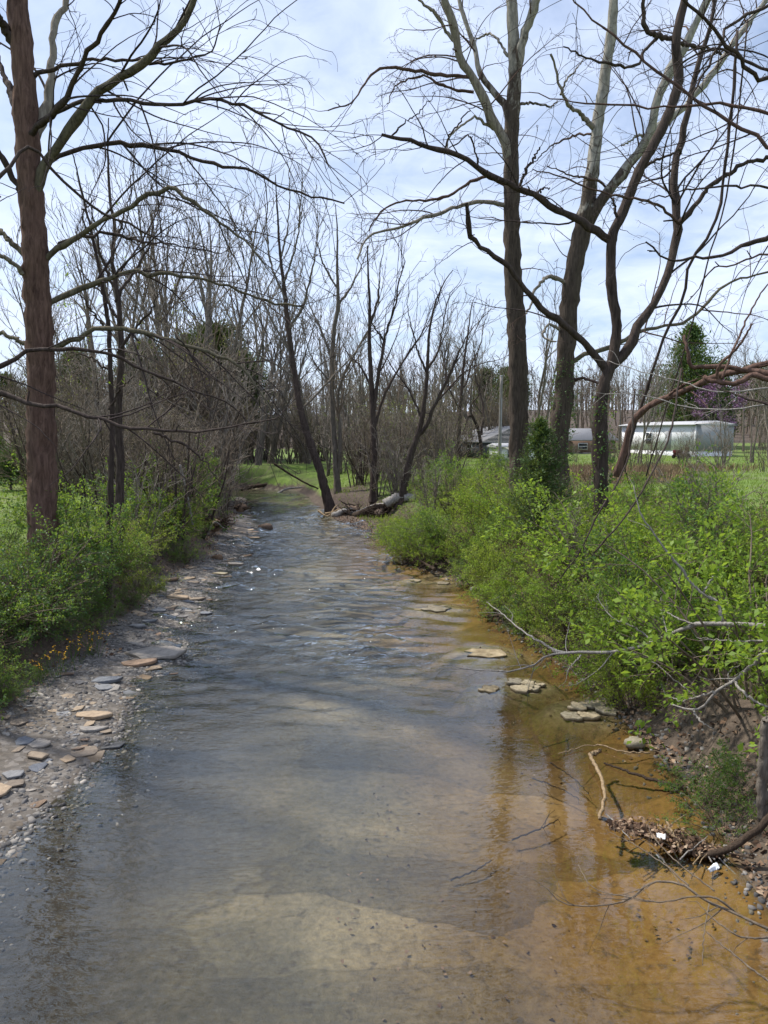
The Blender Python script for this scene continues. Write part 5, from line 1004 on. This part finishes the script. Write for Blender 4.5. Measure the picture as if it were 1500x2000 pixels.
deadwood('broken_trunk', 'splintered reddish-brown broken trunk lying across the right edge of the view', 'log',
  [([(1620, 730, 10.8), (1510, 742, 10.9), (1470, 732, 11.0), (1440, 748, 11.0), (1395, 745, 11.1), (1375, 735, 11.2)], 0.058, 0.03), ([(1530, 735, 10.9), (1450, 722, 11.2), (1400, 715, 11.3), (1352, 716, 11.4), (1345, 690, 11.4), (1336, 655, 11.5)], 0.05, 0.02), ([(1400, 745, 11.1), (1405, 715, 11.0), (1440, 680, 10.9), (1470, 632, 10.8)], 0.026, 0.012), ([(1410, 740, 11.1), (1430, 690, 11.2), (1470, 600, 11.4), (1510, 540, 11.6)], 0.02, 0.008)], 'bark_brown', 1004, TW)
for i, (pts, lab) in enumerate([([(1600, 770, 10.2), (1500, 790, 10.4), (1420, 800, 10.6), (1340, 795, 10.9), (1260, 772, 11.2), (1180, 770, 11.5)], 'thin pale branch stretched level in front of the white trailer home'), ([(1600, 745, 10.4), (1500, 758, 10.6), (1400, 765, 10.8), (1330, 745, 11.2), (1250, 725, 11.6), (1190, 705, 12.0)], 'thin grey branch running level above the arched trunk'), ([(1620, 830, 9.6), (1520, 795, 9.9), (1450, 775, 10.2), (1380, 750, 10.5)], 'short thick dead branch at the right edge below the broken trunk')]):
    deadwood('dead_branch', lab, 'branch', [(pts, 0.014 if i < 2 else 0.03, 0.005)], 'drift_grey' if i < 2 else 'bark_dark', 1010 + i, TW)
for i, (pts, r0, r1, lab) in enumerate([([(1440, 60, 12.5), (1425, 250, 12.4), (1400, 430, 12.4), (1350, 510, 12.5), (1335, 580, 12.6), (1305, 640, 12.7), (1290, 680, 12.7), (1275, 722, 12.8), (1262, 765, 12.9), (1248, 805, 13.0), (1232, 860, 13.0), (1215, 920, 13.0)], 0.022, 0.026, 'thick dark vine hanging from high boughs down to the arched trunk'),
                                ([(1460, 40, 12.0), (1440, 240, 12.0), (1415, 400, 12.1), (1380, 520, 12.2), (1350, 640, 12.3), (1300, 800, 12.4), (1262, 930, 12.6)], 0.012, 0.012, 'thinner vine hanging alongside the thick dark one'), ([(1240, 760, 11.8), (1225, 900, 11.4), (1170, 1000, 11.0), (1130, 1080, 10.8), (1095, 1130, 10.6)], 0.016, 0.010, 'dark vine stem slanting down through the right bank shrubs'),
                                ([(1330, 720, 10.8), (1310, 840, 10.2), (1270, 930, 9.8), (1220, 1010, 9.6), (1160, 1080, 9.6)], 0.014, 0.010, 'brown vine stem leaning across the thicket before the trailer')]):
    deadwood('vine', lab, 'vine', [(pts, r0, r1)], 'bark_dark', 1020 + i, [(0.5, 7, 0.12, 0.3, 0.9, 40, 0.12, 0.4, 0.004)])
deadwood('sunken_branch', 'bent pale branch standing up from the shallow amber water', 'branch', [([zY(1172, 1600, 0.0), zY(1180, 1560, 0.03), zY(1175, 1520, 0.06), zY(1160, 1490, 0.08), zY(1152, 1472, 0.08)], 0.018, 0.022), ([zY(1152, 1474, 0.08), zY(1165, 1470, 0.10), zY(1172, 1466, 0.14)], 0.03, 0.025)], 'drift_tan', 1030)
deadwood('sunken_branch', 'dark waterlogged stick lying in the amber shallows by the mud', 'branch', [([zY(1340, 1542, 0.05), zY(1300, 1530, 0.05), zY(1250, 1515, 0.04), zY(1215, 1502, 0.03), zY(1180, 1490, 0.01)], 0.026, 0.010), ([zY(1335, 1535, 0.07), zY(1315, 1532, 0.07), zY(1290, 1530, 0.06)], 0.014, 0.008)], 'drift_dark', 1031, [(5, 4, 0.1, 0.03, 0.10, 60, 0.2, 0.4, 0.004)])
deadwood('sunken_branch', 'thin stick with green sprigs lying on the water by the pale boulder', 'branch', [([zY(1270, 1470, 0.06), zY(1220, 1468, 0.05), zY(1160, 1455, 0.04), zY(1090, 1472, 0.02)], 0.010, 0.006)], 'drift_tan', 1032, TW[1:])
deadwood('log', 'dark log curving down from the right edge into the leaf heap', 'log', [([(1600, 1480, 6.7), (1510, 1590, 6.75), (1460, 1635, 6.8), (1420, 1658, 6.85), (1380, 1668, 6.95), (1330, 1662, 7.1), (1260, 1635, 7.4), (1200, 1608, 7.7), (1172, 1598, 7.85)], 0.042, 0.018)], 'drift_dark', 1033, None)
deadwood('log', 'tan half-rotten log lying along the right water edge', 'log', [([zY(1115, 1268, 0.12), zY(1085, 1256, 0.16), zY(1045, 1236, 0.2)], 0.075, 0.065)], 'drift_tan', 1034)
deadwood('log', 'dark log lodged under the bank behind the long grey branch', 'log', [([zY(1230, 1312, 0.35), zY(1180, 1292, 0.3), zY(1120, 1275, 0.2)], 0.085, 0.06)], 'drift_dark', 1035)
deadwood('log', 'weathered grey plank-like log at the right water edge by the pale ledge', 'log', [([zY(838, 1062, 0.32), zY(805, 1068, 0.26), zY(760, 1074, 0.15)], 0.12, 0.09)], 'drift_grey', 1036)
deadwood('stump', 'broken grey sapling stump at the right edge above the mud', 'stump', [([(1490, 1600, 6.9), (1489, 1520, 6.9), (1494, 1430, 6.9), (1496, 1404, 6.9)], 0.055, 0.045)], 'bark_grey', 1037, [(2.5, 5, 0.3, 0.1, 0.35, 60, 0.1, 0.3, 0.006)])
deadwood('brush_spray', 'spray of thin bare twigs dipping over the water at the lower right', 'branch',
  [([(1640, 1880, 4.9), (1510, 1820, 5.1), (1430, 1782, 5.25), (1380, 1760, 5.35), (1330, 1726, 5.5), (1270, 1724, 5.6), (1225, 1760, 5.6), (1160, 1768, 5.65), (1100, 1765, 5.7), (1050, 1722, 5.8), (968, 1698, 5.9)], 0.013, 0.003),
   ([(1440, 1786, 5.25), (1400, 1755, 5.3), (1350, 1752, 5.4), (1290, 1762, 5.5), (1230, 1752, 5.6), (1160, 1735, 5.8), (1130, 1690, 6.0)], 0.008, 0.003), ([(1345, 1730, 5.5), (1300, 1690, 5.9), (1240, 1650, 6.2), (1190, 1625, 6.5)], 0.007, 0.003),
   ([(1520, 1830, 5.0), (1450, 1830, 5.0), (1400, 1800, 5.1), (1360, 1760, 5.3)], 0.008, 0.003), ([(1385, 1765, 5.3), (1375, 1820, 5.1), (1372, 1885, 4.95)], 0.005, 0.003), ([(1560, 1960, 4.6), (1500, 1915, 4.75), (1440, 1870, 4.95), (1380, 1820, 5.15)], 0.009, 0.004), ([(1395, 1740, 5.4), (1330, 1690, 5.7), (1280, 1640, 6.0), (1265, 1610, 6.2)], 0.006, 0.003)], 'twig_brown', 1038, [(3.6, 7, 0.3, 0.12, 0.5, 40, 0.1, 0.6, 0.0022), (3.0, 4, 0.4, 0.06, 0.22, 40, 0.14, 0.7, 0.0016)], 6, None, 0.006)
for i, (a, b, lab) in enumerate([((1040, 1520), (1130, 1560), 'thin dark stick on the amber bed beside the bent pale branch'), ((1075, 1490), (1150, 1550), 'crossing dark stick on the amber bed'), ((1000, 1640), (1090, 1600), 'dark sunken stick near the long trunk reflection'), ((1120, 1440), (1060, 1460), 'short sunken stick below the broken pale slab'), ((880, 1720), (960, 1680), 'dark sunken twig in the middle of the near shallows')]):
    deadwood('sunken_stick', lab, 'stick', [([zY(*a, -0.2), zY((a[0] + b[0]) / 2 + 8, (a[1] + b[1]) / 2, -0.18), zY(*b, -0.2)], 0.009, 0.005)], 'drift_dark', 1050 + i, [(4, 4, 0.3, 0.08, 0.3, 45, 0.15, 0.6, 0.003)])
# leaf heap caught on the log
rng = np.random.default_rng(1040); q = rng.uniform(0, 1, 1500); ua = 1190 + q * 220; va = 1612 + q * 58 + rng.normal(size=1500) * 9 * np.sin(np.pi * np.clip(q, 0.05, 0.95)) ** 0.5 - 4
hz = 0.015 + 0.09 * rng.uniform(0, 1, 1500) * np.sin(np.pi * np.clip(q, 0.05, 0.95)); pp = np.array([on(a, b, 0.03) for a, b in zip(ua, va)]); pp[:, 2] = hz
root = thing('leaf_heap', 'heap of sodden brown leaves and sticks caught against the dark log', 'debris', pp[0])
g = Geo(); g.leaves(rng, pp, rng.normal(size=(1500, 3)) * [1, 1, 0.4], 0.05, 0.75, 0.5, 0.4); o = obj('leaves', g.mesh('leaves', 'dead_leaf', False, pp[0]), root); o['kind'] = 'stuff'
for i in range(16):
    c = pp[rng.integers(1500)]; a = rng.uniform(0, 6.28); L = rng.uniform(0.15, 0.4); e = np.array([math.cos(a), math.sin(a), rng.uniform(-0.1, 0.35)]) * L
    P = np.linspace(c - e, c + e, 8) + rng.normal(size=(8, 3)) * 0.006; g = Geo(); g.tubes(P[None], np.linspace(0.008, 0.004, 8)[None], 5, rng, True); obj('stick', g.mesh('stick', ('drift_tan', 'drift_dark', 'drift_grey')[i % 3], True, pp[0]), root)
# two bits of white plastic
def scrap(u, v, z, L, wd, rz, label, seed):
    rng = np.random.default_rng(seed); nx_, ny_ = 9, 5; X, Yy = np.meshgrid(np.linspace(-L / 2, L / 2, nx_), np.linspace(-wd / 2, wd / 2, ny_)); Z = 0.02 * np.cos(Yy / wd * 5) + rng.normal(size=X.shape) * 0.006
    V = np.stack([X, Yy * (1 + 0.3 * np.sin(X * 40)), Z], -1).reshape(-1, 3); lo = V - [0, 0, 0.006]; j = (np.arange(ny_ - 1)[:, None] * nx_ + np.arange(nx_ - 1)[None]).ravel()
    Q = np.stack([j, j + 1, j + nx_ + 1, j + nx_], -1); n = len(V); edge = list(range(nx_)) + [nx_ * k + nx_ - 1 for k in range(1, ny_)] + list(range(nx_ * ny_ - 2, nx_ * (ny_ - 1) - 1, -1)) + [nx_ * k for k in range(ny_ - 2, 0, -1)]
    E = [(edge[k], edge[(k + 1) % len(edge)], edge[(k + 1) % len(edge)] + n, edge[k] + n) for k in range(len(edge))]
    tag(obj('plastic_scrap', mesh('plastic_scrap', np.concatenate([V, lo]), [Q, Q[:, ::-1] + n, np.array(E)], 'white_plastic', True), None, on(u, v, z), (0.15, -0.2, rz)), label, 'litter')
scrap(1392, 1694, 0.03, 0.12, 0.05, 0.5, 'scrap of white plastic floating below the dark log', 1); scrap(1292, 1632, 0.11, 0.10, 0.04, -0.9, 'scrap of white plastic on top of the leaf heap', 2)

# driftwood heap with root mass under the leaning tree
def roots(name, label, u, v, z, Y, size, n, mat, seed):
    rng = np.random.default_rng(seed); c = at(u, v, Y); c[2] = z; root = thing(name, label, 'roots', c)
    d = norm(rng.normal(size=(n, 3)) * [1, 1, 0.6]); P = np.zeros((n, 12, 3)); P[:, 0] = rng.normal(size=(n, 3)) * size * 0.2
    for q in range(1, 12): d = norm(d + rng.normal(size=d.shape) * 0.35); P[:, q] = P[:, q - 1] + d * size * 0.11
    P[..., 2] = np.abs(P[..., 2]) * 0.8; g = Geo(); g.tubes(P, (rng.uniform(0.02, 0.06, n) * size)[:, None] * np.linspace(1, 0.25, 12)[None], 5, rng)
    obj('root_tangle', g.mesh('crown', mat, True), root)
    o = obj('root_clod', BO['rock_brown'][seed % 3], root, (0, 0, size * 0.12), (0.2, 0.1, seed), (size * 0.55, size * 0.5, size * 0.6)); return root
roots('root_mass', 'dark tangled root mass at the foot of the driftwood heap', 742, 1012, 0.15, 36.5, 0.85, 60, 'drift_dark', 1101)
roots('root_mass', 'brown matted roots under the leaning tree by the water', 690, 1000, 0.15, 38.0, 0.8, 60, 'drift_dark', 1102)
roots('root_mass', 'dark upright root stump at the left bend of the creek', 470, 1003, 0.25, 39.0, 0.62, 50, 'drift_dark', 1103)
roots('root_mass', 'matted twigs and roots caught at the left bank foot', 420, 1045, 0.45, 29.5, 0.8, 60, 'drift_dark', 1104)
for i, (pts, r0, r1, mt, lab) in enumerate([
    ([(650, 1008, 37.5), (675, 998, 37.8), (700, 1002, 37.6), (730, 990, 37.4), (770, 985, 37.0)], 0.16, 0.12, 'drift_grey', 'grey log lying across the driftwood heap'), ([(690, 1010, 37.0), (720, 998, 37.0), (745, 990, 36.8), (790, 995, 36.5)], 0.20, 0.15, 'drift_dark', 'thick dark log in the driftwood heap'),
    ([(752, 985, 36.0), (778, 972, 36.0), (812, 974, 36.0)], 0.24, 0.20, 'drift_grey', 'white-edged broken log on top of the right bank past the heap'), ([(622, 998, 38.5), (640, 1008, 38.0), (655, 990, 38.2), (662, 985, 38.4)], 0.06, 0.03, 'drift_tan', 'pale bent stick at the creek end of the heap'), ([(635, 1003, 38.2), (650, 1000, 38.0), (668, 992, 38)], 0.05, 0.03, 'drift_tan', 'second pale stick beside the bent one'),
    ([(470, 955, 57.0), (510, 948, 57.5), (555, 945, 58.0)], 0.16, 0.1, 'drift_dark', 'dark log across the far end of the creek'), ([(540, 965, 54.0), (560, 955, 54.5), (590, 952, 55.0)], 0.10, 0.05, 'drift_grey', 'grey snag on the far gravel spit'), ([(535, 905, 50.0), (565, 925, 50.0), (600, 945, 50.0), (632, 958, 50.0)], 0.07, 0.05, 'drift_dark', 'fallen limb sloping down to the far water edge'),
    ([(352, 908, 24.0), (362, 955, 24.2), (372, 1000, 24.4), (376, 1025, 24.4)], 0.045, 0.03, 'drift_grey', 'pale leaning dead pole among the left bank bushes'), ([(405, 1045, 29.0), (420, 1020, 29.0), (445, 1040, 29.0)], 0.04, 0.02, 'drift_grey', 'bent dead stick hanging over the left bank scrub'), ([(58, 1408, 10.4), (95, 1400, 10.6), (128, 1390, 10.8)], 0.022, 0.012, 'drift_tan', 'weathered stick lying at the top of the left gravel bar'), ([(1300, 1600, 7.3), (1320, 1640, 7.1), (1330, 1668, 7.0)], 0.012, 0.012, 'drift_tan', 'tan stick stuck in the mud beside the leaf heap')]):
    deadwood('driftwood_log' if r0 > 0.05 else 'dead_stick', lab, 'log' if r0 > 0.05 else 'stick', [(pts, r0, r1)], mt, 1120 + i)
deadwood('debris_heap', 'heap of dark twigs on the right shore below the weathered plank', 'debris', [([zY(870, 1105, 0.25), zY(840, 1100, 0.2), zY(800, 1098, 0.08)], 0.06, 0.04), ([zY(850, 1112, 0.2), zY(810, 1092, 0.2), zY(785, 1104, 0.05)], 0.05, 0.03), ([zY(880, 1100, 0.4), zY(860, 1090, 0.35), zY(820, 1108, 0.1)], 0.04, 0.03)], 'drift_dark', 1140, [(9, 6, 0.3, 0.15, 0.5, 50, 0.2, 0.5, 0.008)])
deadwood('debris_heap', 'clump of dead twigs where the grey branch tip meets the right shore', 'debris', [([zY(1000, 1212, 0.2), zY(975, 1202, 0.15), zY(948, 1205, 0.05)], 0.05, 0.03), ([zY(990, 1195, 0.25), zY(970, 1192, 0.2), zY(950, 1176, 0.1)], 0.04, 0.02)], 'drift_dark', 1141, [(12, 6, 0.4, 0.15, 0.5, 50, 0.2, 0.5, 0.006)])

# small orange flowers
def flowers(u, v, z, seed, label):
    rng = np.random.default_rng(seed); c = on(u, v, z)
    for _ in range(8): c = on(u, v, gz(c[0], c[1]) + 0.3)
    c[2] = gz(c[0], c[1]); root = thing('wildflower', label, 'flower', c, 'orange wildflowers')
    st = np.zeros((9, 6, 3)); st[:, 0] = rng.normal(size=(9, 3)) * [0.08, 0.08, 0]; d = norm(np.column_stack([rng.normal(size=(9, 2)) * 0.3, np.ones(9)]))
    for q in range(1, 6): st[:, q] = st[:, q - 1] + d * 0.085
    g = Geo(); g.tubes(st, np.full((9, 6), 0.003), 3); obj('stems', g.mesh('stems', 'leaf_green'), root)
    g = Geo(); ctr = np.repeat(st[:, -1], 4, 0); g.leaves(rng, ctr + rng.normal(size=ctr.shape) * 0.012, rng.normal(size=ctr.shape), 0.028, 0.7, 0.2, 0.3); obj('blossoms', g.mesh('blossoms', 'orange_petal'), root)
for i, (u, v) in enumerate([(170, 1240), (150, 1262), (128, 1278), (88, 1305), (182, 1250), (108, 1292)]): flowers(u, v, 0.7, 1200 + i, 'small orange wildflower low on the left bank')
for i, (u, v) in enumerate([(995, 1140), (1000, 1155)]): flowers(u, v, 0.5, 1210 + i, 'small orange wildflower on the right bank edge')

# ------------------------------------------------------------------ houses, pole, mower
def house(label, name, corner, ex, L, D, hw, hr, mats, wins, skirt=0.5, ridge_along=True, door=None):
    """corner nearest the viewer; ex the long wall's direction; the other wall runs at right angles"""
    ex = norm(np.array([*ex, 0.0])); ey = np.array([ex[1], -ex[0], 0.0]) * (1 if D > 0 else -1); sg = 1 if D > 0 else -1; D = abs(D); wins = [(f, *(sorted((a * sg, b * sg)) if f else (a, b)), c, d) for f, a, b, c, d in wins]; z0 = gz(corner[0], corner[1]) - 0.15
    root = thing(name, label, 'house', (*corner, z0)); M = np.stack([ex, ey, [0, 0, 1]], 1)
    def part(nm, boxes, mat, par=root):
        g = Geo()
        for b in boxes: g.box(*b)
        for q in range(len(g.V)): g.V[q] = g.V[q] @ M.T
        return obj(nm, g.mesh(nm, mat), par)
    part('wall', [(0, L, 0.05, D, skirt, hw)], mats[0]); part('end_wall', [(-0.06, -0.001, 0.05, D, skirt, hw)], mats[1]); part('skirting', [(0.03, L - 0.05, 0.08, D - 0.05, -0.4, skirt)], mats[2])
    part('corner_trim', [(-0.08, 0.08, -0.01, 0.045, skirt, hw - 0.02)], mats[4])
    part('door', [(L * 0.3, L * 0.3 + 0.85, 0.0, 0.045, skirt + 0.05, min(skirt + 2.05, hw - 0.2))], mats[1])
    V = np.array([(-0.25, -0.25, hw), (L + 0.25, -0.25, hw), (L + 0.25, D + 0.25, hw), (-0.25, D + 0.25, hw), (-0.25, D / 2, hw + hr), (L + 0.25, D / 2, hw + hr)]) @ M.T if ridge_along else np.array([(-0.25, -0.25, hw), (-0.25, D + 0.25, hw), (L + 0.25, D + 0.25, hw), (L + 0.25, -0.25, hw), (L / 2, -0.25, hw + hr), (L / 2, D + 0.25, hw + hr)]) @ M.T
    up = V + [0, 0, 0.12]; g = Geo(); g.add(np.concatenate([V, up]), [(6, 7, 11, 10), (8, 9, 10, 11), (0, 1, 7, 6), (2, 3, 9, 8), (0, 3, 2, 1)], [(6, 10, 9), (7, 8, 11)]); g.add(V + [0, 0, -0.003], None, [(0, 4, 3), (1, 2, 5)])
    obj('roof', g.mesh('roof', mats[3]), root)
    for (face, a, b, c, d) in wins:
        f = part('window', [(a - 0.06, b + 0.06, -0.02, 0.04, c - 0.06, d + 0.06)] if face == 0 else [(-0.10, -0.02, a - 0.06, b + 0.06, c - 0.06, d + 0.06)], mats[4])
        zc = (c + d) / 2
        for (p, q) in ((c, zc - 0.03), (zc + 0.03, d)): part('pane', [(a, b, -0.04, -0.015, p, q)] if face == 0 else [(-0.12, -0.095, a, b, p, q)], 'glass_dark', f)
    return root
house('white trailer home with an end wall coloured grey for shade, seen through the right bank trees', 'trailer_home', (31.4, 78.0), (-0.36, 0.933), 11.5, 5.0, 3.35, 0.35, ('white_siding', 'grey_and_shade_siding', 'white_siding', 'roof_white', 'white_siding'), [(0, 6.4, 7.3, 1.4, 2.6)], 0.75)
house('low house with a pale grey gable roof left of the tall straight trunk', 'house', (9.3, 74.0), (0.95, 0.3), 6.5, -7.0, 1.7, 1.5, ('wall_dark', 'wall_dark', 'brick_brown', 'roof_grey', 'white_siding'), [(1, -3.0, -2.0, 0.8, 1.5)], 0.3, False)
house('small white shed in front of the grey-roofed house', 'shed', (10.2, 68.0), (0.98, 0.2), 3.4, -2.6, 1.35, 0.25, ('white_siding', 'white_siding', 'grey_and_shade_siding', 'roof_white', 'grey_and_shade_siding'), [(0, 0.8, 1.4, 0.5, 1.1)], 0.2)
house('distant house with a pale roof between the leaning and forked trees', 'house', (20.3, 86.0), (0.98, 0.2), 6.0, -6.0, 1.6, 1.3, ('brick_brown', 'brick_brown', 'wall_dark', 'roof_grey', 'white_siding'), [(0, 1.5, 2.5, 0.7, 1.3)], 0.3)
x, Yp = U(975, 52), 52.0; z0 = gz(x, Yp); root = thing('utility_pole', 'grey wooden utility pole just left of the tall straight trunk', 'pole', (x, Yp, z0))
g = Geo(); P = np.linspace((0, 0, -0.3), (0.05, 0, 7.9 - z0), 12); g.tubes(P[None], np.linspace(0.13, 0.095, 12)[None], 12, None, True); obj('post', g.mesh('post', 'pole_wood', True), root)
g = Geo(); g.box(-0.02, 0.13, -0.09, 0.09, 7.9 - z0, 7.98 - z0); obj('cap', g.mesh('cap', 'metal_cap'), root)
g = Geo(); g.tubes(np.linspace((0.05, -0.12, 0.2), (0.08, -0.12, 6.5 - z0), 6)[None], np.full((1, 6), 0.02), 6); obj('conduit', g.mesh('conduit', 'metal_cap', True), root)
x, Ym = U(1330, 74), 74.0; root = thing('riding_mower', 'dark red riding mower parked on the grass before the trailer', 'mower', (x, Ym, gz(x, Ym))); root.rotation_euler = (0, 0, 0.3)
def mp_(nm, boxes, mat):
    g = Geo()
    for b in boxes: g.box(*b)
    o = obj(nm, g.mesh(nm, mat), root); bv = o.modifiers.new('b', 'BEVEL'); bv.width = 0.04; bv.segments = 2
mp_('body', [(-0.75, 0.35, -0.32, 0.32, 0.28, 0.5)], 'red_paint'); mp_('hood', [(-0.85, -0.15, -0.27, 0.27, 0.5, 0.82)], 'red_paint'); mp_('seat', [(0.15, 0.55, -0.24, 0.24, 0.55, 0.66), (0.5, 0.62, -0.24, 0.24, 0.66, 1.1)], 'red_paint'); mp_('deck', [(-0.35, 0.35, -0.5, 0.5, 0.14, 0.25)], 'black_rubber')
a = np.linspace(0, 2 * np.pi, 17); 
g = Geo(); g.tubes(np.stack([0.02 + 0.06 * np.sin(a), 0.17 * np.cos(a), 0.95 + 0.15 * np.sin(a)], -1)[None], np.full((1, 17), 0.02), 6); g.tubes(np.linspace((-0.15, 0, 0.7), (0.02, 0, 0.95), 4)[None], np.full((1, 4), 0.02), 6); obj('steering_wheel', g.mesh('steering_wheel', 'black_rubber', True), root)
for wx_, wy_, rr in ((-0.6, -0.38, 0.19), (-0.6, 0.38, 0.19), (0.4, -0.4, 0.25), (0.4, 0.4, 0.25)):
    g = Geo(); g.tubes(np.linspace((wx_, wy_ - 0.09, rr), (wx_, wy_ + 0.09, rr), 4)[None], np.array([[rr * 0.9, rr, rr, rr * 0.9]]), 18, None, True); obj('wheel', g.mesh('wheel', 'black_rubber', True), root)

# ------------------------------------------------------------------ the far woods, one mass along the horizon
rng = np.random.default_rng(1300); n = 860; fy = 118 + 150 * rng.uniform(0, 1, n) ** 1.1; fx = rng.uniform(-0.62, 0.62, n) * fy; fh = rng.uniform(6.5, 11.5, n)
P = np.empty((n, 5, 3)); P[:, 0] = np.column_stack([fx, fy, ground_z(fx, fy) - 0.3])
for q in range(1, 5): P[:, q] = P[:, q - 1] + np.column_stack([rng.normal(size=(n, 2)) * 0.15, fh / 4])
r = np.linspace(0.16, 0.04, 5)[None] * np.ones((n, 1)); g = Geo(); g.tubes(P, r, 4)
b = grow(rng, P, r, 0, 5, 0.4, 1.2, 4, 34, 0.08, (0, 0, 0.05), 0.2, 0.5, 0.05, count=8); g.tubes(*b, 3); b = grow(rng, *b, 0, 3, 0.6, 0.8, 2.4, 36, 0.1, (0, 0, 0.04), 0.2, 0.6, 0.05, count=3); g.tubes(*b, 3)
tag(obj('woods', g.mesh('woods', 'twig_brown', True)), 'far bare woods along the horizon', None, None, 'stuff')
